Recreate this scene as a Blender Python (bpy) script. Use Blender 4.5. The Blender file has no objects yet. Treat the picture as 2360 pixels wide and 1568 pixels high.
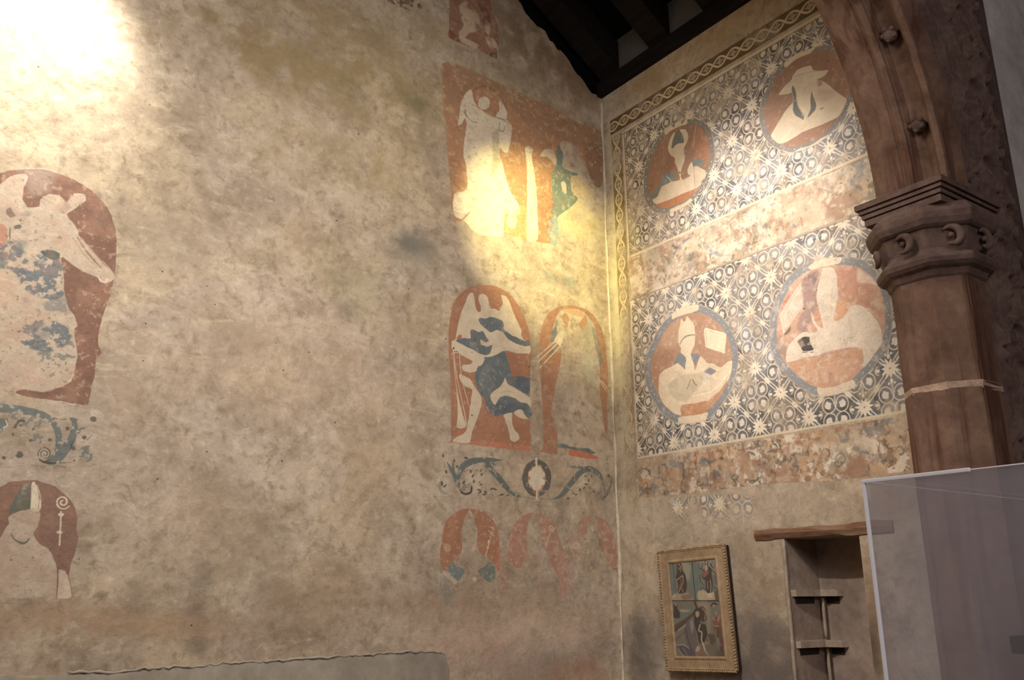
import bpy, bmesh, math, random
import numpy as np
from mathutils import Matrix, Vector
random.seed(7)
# ------------------------------------------------------------------ camera
YAW, PITCH, ROLL, FPX = 0.63095772, 0.2790669, -0.00718926, 2027.4
_cy, _sy, _cp, _sp = math.cos(YAW), math.sin(YAW), math.cos(PITCH), math.sin(PITCH)
c_f = np.array([_cp*_sy, _cp*_cy, _sp]); _r = np.array([_cy, -_sy, 0.]); _u = np.cross(_r, c_f)
c_r = math.cos(ROLL)*_r + math.sin(ROLL)*_u; c_u = -math.sin(ROLL)*_r + math.cos(ROLL)*_u
EYE = np.array([0., 0., 1.6])
scene = bpy.context.scene; COL = scene.collection
cam_d = bpy.data.cameras.new('camera'); cam = bpy.data.objects.new('camera', cam_d); COL.objects.link(cam)
cam.matrix_world = Matrix(((c_r[0], c_u[0], -c_f[0], EYE[0]), (c_r[1], c_u[1], -c_f[1], EYE[1]),
                           (c_r[2], c_u[2], -c_f[2], EYE[2]), (0, 0, 0, 1)))
cam_d.sensor_width = 36; cam_d.lens = FPX/2360*36; cam_d.sensor_fit = 'HORIZONTAL'; cam_d.clip_start = .05
scene.camera = cam
scene.view_settings.view_transform = 'Standard'; scene.view_settings.look = 'None'
scene.view_settings.gamma = 1; scene.view_settings.exposure = 0.0
scene.view_settings.use_curve_mapping = False
w = bpy.data.worlds.new('world'); scene.world = w; w.use_nodes = True
w.node_tree.nodes['Background'].inputs[0].default_value = (1, .95, .9, 1)
w.node_tree.nodes['Background'].inputs[1].default_value = 0.02
XR, YB = 4.213, 4.5487          # plane of the right wall, plane of the back wall

def lamp(name, kind, loc, aim, energy, color, **k):
    d = bpy.data.lights.new(name, kind); d.energy = energy; d.color = color
    for a, v in k.items(): setattr(d, a, v)
    o = bpy.data.objects.new(name, d); COL.objects.link(o); o.location = loc
    o.rotation_euler = (Vector(aim)-Vector(loc)).to_track_quat('-Z', 'Y').to_euler()
    return o
R = math.radians
# wall washers hung behind the head of the arch, the lamp by the back wall, the nave behind the camera
lamp('wall_washer', 'AREA', (1.2, 2.45, 4.5), (1.7, 4.55, 1.7), 80, (1, .925, .85), shape='RECTANGLE', size=3.6, size_y=.4)
lamp('nave_light', 'AREA', (.3, -2.6, 4.2), (2.2, 3.5, 1.7), 105, (1, .92, .92), shape='RECTANGLE', size=3.0, size_y=1.6)
lamp('white_spot', 'SPOT', (.50, 3.75, 4.95), (.28, 4.55, 4.24), 250, (1, .97, .90), spot_size=R(80), spot_blend=1, shadow_soft_size=.12)
lamp('yellow_spot', 'SPOT', (2.3, 2.9, 5.0), (3.60, 4.55, 3.98), 700, (1, .88, .40), spot_size=R(38), spot_blend=1, shadow_soft_size=.03)
lamp('side_spot', 'SPOT', (1.9, 2.75, 4.8), (4.21, 3.28, 3.66), 520, (1, .93, .89), spot_size=R(46), spot_blend=1, shadow_soft_size=.05)

lamp('low_spot', 'SPOT', (1.4, 2.5, 4.0), (4.21, 3.3, 1.45), 215, (1, .93, .90), spot_size=R(58), spot_blend=1, shadow_soft_size=.03)
lamp('low_spot', 'SPOT', (.9, 2.5, 4.0), (1.5, 4.55, 1.0), 120, (1, .92, .87), spot_size=R(105), spot_blend=1, shadow_soft_size=.05)  # unseen fill lamp, added to brighten the lower back wall

# ------------------------------------------------------------------ maths helpers
def ray(x, y): return c_f + c_r*((x-1180)/FPX) - c_u*((y-784)/FPX)
def onp(x, y, ax, v):
    d = ray(x, y); return EYE + d*((v-EYE[ax])/d[ax])
def srgb(c):
    c = np.asarray(c, float)/255.
    return np.where(c <= .04045, c/12.92, ((c+.055)/1.055)**2.4)
_rng = np.random.RandomState(5); _tab = _rng.rand(256, 256)
def vnoise(x, y, f, seed=0):
    x = x*f+seed*17.3; y = y*f+seed*7.7
    xi = np.floor(x).astype(int); yi = np.floor(y).astype(int); fx = x-xi; fy = y-yi
    fx = fx*fx*(3-2*fx); fy = fy*fy*(3-2*fy)
    a = _tab[xi % 256, yi % 256]; b = _tab[(xi+1) % 256, yi % 256]; c = _tab[xi % 256, (yi+1) % 256]; d = _tab[(xi+1) % 256, (yi+1) % 256]
    return (a*(1-fx)+b*fx)*(1-fy)+(c*(1-fx)+d*fx)*fy
def fbm(x, y, f, seed=0, n=4):
    s = 0; a = .5; t = 0
    for i in range(n):
        s = s+a*vnoise(x, y, f*2**i, seed+i); t += a; a *= .55
    return s/t
def sstep(a, b, x):
    t = np.clip((x-a)/(b-a), 0, 1); return t*t*(3-2*t)

# ------------------------------------------------------------------ object helpers
def tag(o, label=None, cat=None, group=None, kind=None):
    if label: o['label'] = label
    if cat: o['category'] = cat
    if group: o['group'] = group
    if kind: o['kind'] = kind
    return o
def empty(name, loc, label, cat, group=None, rz=0):
    o = bpy.data.objects.new(name, None); COL.objects.link(o); o.location = loc; o.rotation_euler = (0, 0, rz)
    o.empty_display_size = .1
    return tag(o, label, cat, group)
def link(name, me, mat, parent=None):
    o = bpy.data.objects.new(name, me); COL.objects.link(o)
    if mat: me.materials.append(mat)
    if parent is not None:
        o.parent = parent
        pl = parent.location; q = parent.parent
        off = Vector(pl)
        while q is not None: off += q.location; q = q.parent
        o.location = -off                      # meshes are built in world coordinates
    return o
def frommesh(name, bm, mat, parent=None, smooth=False):
    me = bpy.data.meshes.new(name); bmesh.ops.recalc_face_normals(bm, faces=bm.faces); bm.to_mesh(me); bm.free()
    if smooth: me.shade_smooth()
    return link(name, me, mat, parent)
def box(bm, a, b, bev=0):
    a = Vector(a); b = Vector(b)
    r = bmesh.ops.create_cube(bm, size=1)
    vs = r['verts']
    for v in vs: v.co = Vector(((a[i]+b[i])/2+v.co[i]*(b[i]-a[i]) for i in range(3)))
    if bev:
        es = list({e for v in vs for e in v.link_edges})
        bmesh.ops.bevel(bm, geom=es, offset=bev, segments=2, affect='EDGES', profile=.7)
def prism(bm, pts, d):
    """closed outline pts (3d), pushed along vector d"""
    a = [bm.verts.new(p) for p in pts]; b = [bm.verts.new(Vector(p)+Vector(d)) for p in pts]
    bm.faces.new(a); bm.faces.new(b[::-1]); n = len(a)
    for i in range(n): bm.faces.new((a[i], a[(i+1) % n], b[(i+1) % n], b[i]))
def tube(bm, pts, rad, seg=8, cap=True):
    pts = [Vector(p) for p in pts]; rings = []
    rad = [float(q) for q in rad] if isinstance(rad, (list, tuple)) else [float(rad)]*len(pts)
    for i, p in enumerate(pts):
        t = (pts[min(i+1, len(pts)-1)]-pts[max(i-1, 0)]).normalized()
        a = t.orthogonal().normalized() if i == 0 else (a-t*a.dot(t)).normalized()
        b = t.cross(a)
        rings.append([bm.verts.new(p+rad[i]*(a*math.cos(2*math.pi*k/seg)+b*math.sin(2*math.pi*k/seg))) for k in range(seg)])
    for i in range(len(rings)-1):
        for k in range(seg): bm.faces.new((rings[i][k], rings[i][(k+1) % seg], rings[i+1][(k+1) % seg], rings[i+1][k]))
    if cap: bm.faces.new(rings[0][::-1]); bm.faces.new(rings[-1])
def gridmesh(name, P, keep=None, flip=False):
    """P (n,m,3) points; keep (n-1,m-1) bool"""
    n, m, _ = P.shape
    idx = np.arange(n*m).reshape(n, m)
    q = np.stack([idx[:-1, :-1], idx[1:, :-1], idx[1:, 1:], idx[:-1, 1:]], -1)
    if keep is not None: q = q[keep]
    q = q.reshape(-1, 4)
    if flip: q = q[:, ::-1]
    used = np.unique(q); remap = np.full(n*m, -1); remap[used] = np.arange(len(used)); q = remap[q]
    me = bpy.data.meshes.new(name); me.vertices.add(len(used)); me.loops.add(q.size); me.polygons.add(len(q))
    me.vertices.foreach_set('co', P.reshape(-1, 3)[used].astype(np.float32).ravel())
    me.polygons.foreach_set('loop_start', np.arange(0, q.size, 4, dtype=np.int32))
    me.loops.foreach_set('vertex_index', q.astype(np.int32).ravel())
    me.update(calc_edges=True); me.validate()
    return me, used
def setattrs(me, used, **k):
    for n, A in k.items():
        at = me.attributes.new(n, 'FLOAT_COLOR', 'POINT')
        at.data.foreach_set('color', A.reshape(-1, 4)[used].astype(np.float32).ravel())

# ------------------------------------------------------------------ materials
class NT:
    def __init__(s, name):
        s.m = bpy.data.materials.new(name); s.m.use_nodes = True; s.t = s.m.node_tree
        s.b = s.t.nodes['Principled BSDF']; s.out = s.t.nodes['Material Output']
    def n(s, kind, **k):
        x = s.t.nodes.new(kind)
        for a, v in k.items():
            if a.startswith('i_'):
                key = a[2:]; key = int(key) if key.isdigit() else key
                if hasattr(v, 'is_output'): s.t.links.new(v, x.inputs[key])
                else: x.inputs[key].default_value = v
            else: setattr(x, a, v)
        return x
    def l(s, a, b): s.t.links.new(a, b)
    def mix(s, fac, a, b, mode='MIX'):
        x = s.n('ShaderNodeMix', data_type='RGBA', blend_type=mode, clamp_factor=True)
        for sock, v in ((x.inputs[0], fac), (x.inputs[6], a), (x.inputs[7], b)):
            if hasattr(v, 'is_output'): s.l(v, sock)
            else: sock.default_value = v if isinstance(v, (int, float)) else tuple(v)
        return x.outputs[2]
    def noise(s, vec, scale, detail=4, rough=.55, dist=0):
        return s.n('ShaderNodeTexNoise', i_Vector=vec, i_Scale=scale, i_Detail=detail, i_Roughness=rough, i_Distortion=dist).outputs[0]
    def ramp(s, v, pts):
        x = s.n('ShaderNodeValToRGB', i_0=v); cr = x.color_ramp
        while len(cr.elements) < len(pts): cr.elements.new(.5)
        for e, (p, c) in zip(cr.elements, pts):
            e.position = p; e.color = tuple(c) if hasattr(c, '__len__') else (c, c, c, 1)
        return x.outputs[0]
    def math(s, op, a, b=0., c=0.):
        x = s.n('ShaderNodeMath', operation=op)
        for i, v in enumerate((a, b, c)):
            if hasattr(v, 'is_output'): s.l(v, x.inputs[i])
            else: x.inputs[i].default_value = v
        return x.outputs[0]
    def map(s, vec, sc, loc=(0, 0, 0), rot=(0, 0, 0)):
        return s.n('ShaderNodeMapping', i_Vector=vec, i_Scale=sc, i_Location=loc, i_Rotation=rot).outputs[0]
def C4(*c): return tuple(srgb(c))+(1,)
def col4(c): return C4(*c)

PLASTER = (190, 174, 150)
def make_plaster():
    t = NT('painted_plaster'); pos = t.n('ShaderNodeNewGeometry').outputs['Position']
    big = t.noise(pos, .9, 4, .6, .4); mid = t.noise(t.map(pos, (1, 1, 1), (5, 2, 1)), 3.2, 5, .62, .5)
    sm = t.noise(pos, 16, 6, .65, .3); fine = t.noise(pos, 70, 3, .5)
    streak = t.noise(t.map(pos, (2.2, 2.2, 6.5), (0, 0, 3), (0, -.5, 0)), 1.6, 5, .62, 1.2)
    vst = t.noise(t.map(pos, (6, 6, 1.2)), 1.0, 4, .55, 1.0)
    hue = t.noise(t.map(pos, (1, 1, 1), (11, 4, 2)), .8, 4, .6, .8)
    base = t.mix(t.ramp(big, [(.36, 0), (.62, 1)]), C4(196, 180, 158), C4(172, 157, 140))
    base = t.mix(t.ramp(hue, [(.44, 0), (.60, .8)]), base, C4(186, 167, 137))
    base = t.mix(t.ramp(mid, [(.42, 0), (.64, .8)]), base, C4(148, 132, 112))
    base = t.mix(t.ramp(streak, [(.54, 0), (.80, .6)]), base, C4(212, 198, 172))
    base = t.mix(t.ramp(vst, [(.54, 0), (.80, .45)]), base, C4(150, 134, 116))
    base = t.mix(t.ramp(sm, [(.52, 0), (.70, .8)]), base, C4(132, 116, 95))
    base = t.mix(t.ramp(sm, [(.24, .5), (.42, 0)]), base, C4(218, 206, 184))
    dirt = t.noise(t.map(pos, (1, 1, 1), (31, 7, 5)), 9, 7, .72, .9)
    base = t.mix(t.ramp(dirt, [(.54, 0), (.70, .7)]), base, C4(128, 112, 94))
    st = t.n('ShaderNodeAttribute', attribute_name='stain')
    base = t.mix(st.outputs['Alpha'], base, st.outputs['Color'])
    # stain colour keeps a little of the wall's own mottling
    pa = t.n('ShaderNodeAttribute', attribute_name='paint')
    wear = t.ramp(t.noise(pos, 38, 6, .7, .4), [(.26, .55), (.36, 1)])
    wear2 = t.ramp(t.noise(t.map(pos, (1, 1, 1), (3, 9, 4)), 7, 5, .65, .3), [(.28, .8), (.45, 1)])
    fac = t.math('MULTIPLY', t.math('MULTIPLY', pa.outputs['Alpha'], wear), wear2)
    base = t.mix(fac, base, pa.outputs['Color'])
    mott = t.mix(.9, base, t.ramp(t.noise(pos, 20, 5, .6, .8), [(.25, .86), (.75, 1.12)]), 'MULTIPLY')
    mott = t.mix(1., mott, t.ramp(fine, [(.2, .93), (.8, 1.06)]), 'MULTIPLY')
    # pits and hairline cracks
    vo = t.n('ShaderNodeTexVoronoi', i_Vector=pos, i_Scale=9., i_Randomness=1.)
    pit = t.ramp(t.math('ADD', vo.outputs['Distance'], t.math('MULTIPLY', fine, .035)), [(.048, 1), (.060, 0)])
    gate = t.ramp(t.noise(pos, 4.3, 2), [(.44, 0), (.52, 1)])
    mott = t.mix(t.math('MULTIPLY', pit, gate), mott, C4(78, 62, 50))
    vc = t.n('ShaderNodeTexVoronoi', feature='DISTANCE_TO_EDGE', i_Scale=1.7)
    t.l(t.n('ShaderNodeVectorMath', operation='ADD', i_0=pos, i_1=t.n('ShaderNodeTexNoise', i_Vector=pos, i_Scale=5., i_Detail=5.).outputs['Color']).outputs[0], vc.inputs['Vector'])
    crack = t.ramp(vc.outputs['Distance'], [(.0015, 1), (.004, 0)])
    cg = t.ramp(t.noise(t.map(pos, (1, 1, 1), (7, 1, 2)), 1.7, 2), [(.50, 0), (.58, .55)])
    mott = t.mix(t.math('MULTIPLY', crack, cg), mott, C4(112, 94, 76))
    t.l(mott, t.b.inputs['Base Color'])
    t.b.inputs['Roughness'].default_value = .92; t.b.inputs['Specular IOR Level'].default_value = .15
    h = t.math('ADD', t.math('ADD', t.math('MULTIPLY', mid, 1.2), t.math('MULTIPLY', sm, .5)), t.math('MULTIPLY', t.noise(pos, 45, 5, .65), .25))
    h = t.math('SUBTRACT', h, t.math('MULTIPLY', t.math('MULTIPLY', pit, gate), .3))
    bp = t.n('ShaderNodeBump', i_Height=h, i_Strength=.4, i_Distance=.02)
    t.l(bp.outputs[0], t.b.inputs['Normal'])
    return t.m
M_PL = make_plaster()

def rough(name, cols, scale=6, bump=.4, bd=.01, rough_=.9, stretch=(1, 1, 1), extra=None, spec=.2):
    t = NT(name); pos = t.n('ShaderNodeNewGeometry').outputs['Position']; v = t.map(pos, stretch)
    a = t.noise(v, scale, 6, .65, .5); b = t.noise(v, scale*4.5, 5, .65)
    c = t.ramp(a, [(.28+.44*i/(len(cols)-1), C4(*k)) for i, k in enumerate(cols)])
    c = t.mix(1., c, t.ramp(b, [(.25, .78), (.75, 1.15)]), 'MULTIPLY')
    if extra: c = extra(t, pos, c)
    t.l(c, t.b.inputs['Base Color']); t.b.inputs['Roughness'].default_value = rough_; t.b.inputs['Specular IOR Level'].default_value = spec
    h = t.math('ADD', a, t.math('MULTIPLY', b, .4))
    t.l(t.n('ShaderNodeBump', i_Height=h, i_Strength=bump, i_Distance=bd).outputs[0], t.b.inputs['Normal'])
    return t.m
def stone_extra(t, pos, c):
    s = t.noise(t.map(pos, (7, 7, .5)), 1.6, 4, .6, .4)
    c = t.mix(t.ramp(s, [(.52, 0), (.64, .75)]), c, C4(80, 50, 36))
    return c
M_STONE = rough('pink_sandstone', [(90, 68, 56), (116, 90, 75), (132, 106, 88)], 5, .5, .008, extra=stone_extra)
M_STONE2 = rough('carved_grey_stone', [(80, 64, 58), (104, 84, 76), (120, 99, 89)], 7, .5, .008)
M_WALL2 = rough('grey_limewash', [(176, 172, 168), (198, 192, 188), (208, 204, 200)], 2.2, .3, .01)
M_WOOD_D = rough('dark_roof_timber', [(20, 17, 16), (30, 26, 24), (40, 34, 31)], 5, .4, .006, stretch=(4, .6, 4), spec=.1)
M_BOARD = rough('blackened_roof_boards', [(9, 8, 8), (14, 13, 12), (20, 18, 17)], 3, .3, .006, spec=.05)
M_LINTEL = rough('weathered_lintel_wood', [(84, 58, 42), (122, 92, 70), (140, 110, 86)], 4, .7, .006, stretch=(5, 1, 6))
M_GOLD = rough('dull_gilt', [(134, 112, 84), (154, 130, 99), (168, 144, 112)], 9, .25, .002, .55, spec=.4)
M_GOLD2 = rough('worn_gilt_rope', [(104, 82, 56), (148, 122, 86), (190, 166, 128)], 30, .4, .002, .45, spec=.5)
M_DARK = rough('dark_frame_back', [(40, 32, 28), (52, 42, 36)], 9, .2)
M_FLOOR = rough('stone_floor', [(96, 84, 74), (120, 106, 94), (136, 122, 108)], 3, .3)
M_RENDER = rough('grey_cement_render', [(146, 138, 124), (160, 151, 136), (170, 161, 146)], 3, .2, .004)
M_NICHE = M_PL
def acrylic():
    t = NT('reflection_haze_acrylic'); t.t.nodes.remove(t.b)
    g = t.n('ShaderNodeBsdfGlossy', i_Color=(1, 1, 1, 1), i_Roughness=.06)
    tr = t.n('ShaderNodeBsdfTransparent', i_Color=(.93, .94, .97, 1))
    df = t.n('ShaderNodeBsdfDiffuse', i_Color=(.76, .73, .78, 1)); tl = t.n('ShaderNodeBsdfTranslucent', i_Color=(.74, .72, .80, 1))  # grey-violet diffuse haze stands in for streaky reflections on the panes
    hz = t.n('ShaderNodeMixShader', i_0=.5, i_1=df.outputs[0], i_2=tl.outputs[0])
    pos = t.n('ShaderNodeNewGeometry').outputs['Position']
    sm = t.ramp(t.noise(t.map(pos, (3, 3, .6)), 2.2, 4, .5), [(.3, .10), (.7, .19)])
    a = t.n('ShaderNodeMixShader', i_1=tr.outputs[0], i_2=hz.outputs[0]); t.l(sm, a.inputs[0])
    lw = t.n('ShaderNodeLayerWeight', i_Blend=.5)
    fr_ = t.math('ADD', t.math('MULTIPLY', t.math('POWER', lw.outputs['Facing'], 5.), .8), .035)
    b = t.n('ShaderNodeMixShader', i_0=fr_, i_1=a.outputs[0], i_2=g.outputs[0])
    t.l(b.outputs[0], t.out.inputs[0]); return t.m
M_ACR = acrylic()
def edge_mat():
    t = NT('lit_acrylic_edge'); t.b.inputs['Base Color'].default_value = C4(246, 247, 255)  # near-white base colour stands in for light caught in the edges
    t.b.inputs['Roughness'].default_value = .35; t.b.inputs['Specular IOR Level'].default_value = .6
    t.b.inputs['Subsurface Weight'].default_value = 0
    return t.m
M_EDGE = edge_mat()

# ------------------------------------------------------------------ painting on wall planes
# a wall plane: 'B' = back wall (s = x), 'S' = side wall (s = y)
def to_plane(w, pts, tf):
    ox, oy, k = tf; out = []
    for x, y in pts:
        P = onp(ox+x*k, oy+y*k, 1 if w == 'B' else 0, YB if w == 'B' else XR)
        out.append((P[0] if w == 'B' else P[1], P[2]))
    return np.array(out)
def pxm(w, x, y):
    a = to_plane(w, [(x, y), (x+1, y), (x, y+1)], (0, 0, 1)); return abs(a[1]-a[0]).max(), abs(a[2]-a[0]).max()
def smooth_closed(P, n=4):
    m = len(P); out = []
    for i in range(m):
        p0, p1, p2, p3 = P[i-1], P[i], P[(i+1) % m], P[(i+2) % m]
        for t in np.arange(n)/n:
            c = .5*((2*p1)+(-p0+p2)*t+(2*p0-5*p1+4*p2-p3)*t*t+(-p0+3*p1-3*p2+p3)*t**3)
            l = p1*(1-t)+p2*t; out.append(c*.6+l*.4)
    return np.array(out)
def sdf(P, S, Z):
    """signed distance (negative inside) of closed polygon P on the grid"""
    d = np.full(S.shape, 1e9); ins = np.zeros(S.shape, bool)
    for i in range(len(P)):
        a = P[i-1]; b = P[i]; e = b-a; L = e@e+1e-12
        t = np.clip(((S-a[0])*e[0]+(Z-a[1])*e[1])/L, 0, 1)
        d = np.minimum(d, (S-a[0]-t*e[0])**2+(Z-a[1]-t*e[1])**2)
        c = ((a[1] > Z) != (b[1] > Z))
        if c.any(): ins ^= c & (S < (b[0]-a[0])*(Z-a[1])/(b[1]-a[1]+1e-12)+a[0])
    d = np.sqrt(d); return np.where(ins, -d, d)

# broad stains of the walls, plus painted shade below the roof: (wall, px x, px y, radius x, radius y, colour, strength, breakup)
STAINS_AND_SHADE = [
 ('B', 945, 568, 46, 44, (120, 116, 104), .85, .5), ('B', 1290, 640, 60, 24, (130, 134, 124), .5, .9), ('B', 790, 712, 26, 18, (110, 98, 84), .6, .7),
 ('B', 820, 655, 70, 70, (150, 146, 112), .35, .6), ('B', 640, 1400, 60, 45, (136, 118, 96), .6, .5), ('B', 580, 1300, 60, 120, (150, 134, 112), .5, .6), ('B', 500, 1180, 60, 140, (150, 134, 112), .45, .6),
 ('B', 455, 1420, 22, 120, (118, 108, 96), .6, .7), ('B', 420, 1210, 120, 90, (182, 160, 134), .4, .6),
 ('B', 700, 560, 90, 50, (168, 148, 116), .45, .6), ('B', 430, 510, 70, 60, (150, 136, 116), .5, .6), ('B', 400, 600, 90, 60, (158, 144, 126), .4, .6), ('B', 880, 380, 100, 60, (178, 160, 118), .4, .6),
 ('B', 700, 830, 200, 110, (176, 154, 130), .45, .5), ('B', 850, 1100, 120, 120, (176, 156, 128), .4, .6), ('B', 760, 1330, 110, 70, (160, 136, 108), .45, .6),
 ('B', 1230, 1460, 260, 50, (196, 172, 150), .6, .5), ('B', 1240, 1530, 160, 50, (150, 134, 120), .7, .5), ('B', 1100, 1500, 90, 60, (188, 158, 138), .5, .5),
 ('B', 1330, 1555, 80, 40, (164, 116, 92), .5, .6), ('B', 1050, 1400, 260, 40, (160, 136, 112), .5, .6), ('B', 300, 1440, 260, 30, (168, 140, 112), .6, .6), ('B', 120, 1420, 150, 30, (160, 132, 106), .5, .5),
 ('B', 600, 120, 220, 70, (140, 122, 90), .75, .7), ('B', 850, 180, 180, 120, (146, 128, 92), .7, .7), ('B', 520, 60, 90, 40, (136, 116, 84), .7, .6), ('B', 760, 40, 160, 50, (150, 130, 96), .6, .7), ('B', 960, 240, 40, 20, (120, 112, 84), .6, .7), ('B', 640, 300, 120, 90, (172, 152, 116), .4, .7),
 ('B', 1230, 90, 110, 120, (118, 98, 78), .75, .6), ('B', 1330, 190, 80, 80, (128, 106, 84), .7, .6), ('B', 1330, 330, 60, 60, (150, 122, 92), .5, .6),  # first two darken the wall colour for the shade of the roof
 ('B', 1000, 60, 60, 30, (160, 138, 104), .5, .6), ('B', 275, 1000, 30, 240, (178, 158, 136), .4, .6),
 ('B', 1415, 700, 8, 520, (232, 224, 202), .95, .25), ('B', 1436, 1400, 7, 220, (232, 224, 208), .95, .3), ('B', 1396, 260, 10, 60, (196, 180, 150), .7, .4),
 ('B', 1360, 780, 24, 110, (188, 184, 160), .4, .6), ('B', 1330, 500, 60, 60, (206, 190, 140), .5, .6),
 ('S', 1424, 700, 9, 430, (206, 196, 160), .8, .3), ('S', 1480, 1200, 60, 50, (196, 182, 156), .5, .6), ('S', 1600, 1220, 130, 34, (150, 142, 126), .35, .7),
 ('S', 1740, 1160, 260, 46, (176, 156, 134), .5, .5), ('S', 1480, 1500, 40, 90, (118, 108, 98), .8, .4), ('S', 1770, 1340, 60, 70, (140, 120, 98), .7, .5),
 ('S', 1760, 1500, 90, 90, (126, 112, 98), .85, .4), ('S', 1760, 1560, 90, 40, (110, 98, 88), .8, .4), ('S', 1500, 1320, 30, 60, (196, 176, 142), .5, .5), ('S', 1730, 1260, 40, 26, (170, 146, 118), .5, .5),
 ('S', 1640, 90, 200, 50, (186, 156, 112), .5, .5), ('S', 1500, 190, 60, 30, (164, 132, 92), .5, .5), ('S', 2060, 1170, 60, 60, (150, 122, 96), .6, .5), ('S', 2010, 1380, 20, 200, (140, 116, 94), .7, .4),
 ('S', 1770, 1510, 80, 85, (108, 98, 90), .8, .45), ('S', 1490, 1500, 50, 80, (108, 100, 92), .8, .4),
 ('S', 2010, 1500, 25, 90, (92, 76, 64), .85, .3),
]
_ST = []
for w_, x_, y_, rx_, ry_, c_, a_, br_ in STAINS_AND_SHADE:
    p = to_plane(w_, [(x_, y_), (x_+rx_, y_), (x_, y_+ry_)], (0, 0, 1))
    _ST.append((w_, p[0], abs(p[1][0]-p[0][0])+1e-3, abs(p[2][1]-p[0][1])+1e-3, p[1][1]-p[0][1], srgb(c_), a_, br_))
def stain(w, S, Z):
    out = np.zeros(S.shape+(4,)); out[..., :3] = srgb(PLASTER)
    wx = (fbm(S, Z, 3.1, 3)-.5)*.22; wz = (fbm(S, Z, 3.1, 8)-.5)*.22
    brk = fbm(S, Z, 9, 21, 5)
    for ww, c, rx, rz, sk, colr, a, br in _ST:
        if ww != w: continue
        k = min(1, rx/.12); kz = min(1, rz/.12)
        u = (S-c[0]+wx*k)/rx; v = (Z-c[1]+wz*kz)/rz
        m = np.exp(-(u*u+v*v)**1.3*.9)*a
        m = m*(1-br+br*sstep(.34, .62, brk)*1.25); m = np.clip(m, 0, 1)[..., None]
        A = out[..., 3:4]; na = A+m*(1-A)
        out[..., :3] = np.where(na > 1e-4, (out[..., :3]*A*(1-m)+colr*m)/np.maximum(na, 1e-4), out[..., :3]); out[..., 3:4] = na
    if w == 'S':
        k = sstep(5.44, 5.47, Z)[..., None]; out[..., :3] = out[..., :3]*(1-k)+srgb((92, 88, 86))*k; out[..., 3:4] = out[..., 3:4]*(1-k)+.95*k
    return out

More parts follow.
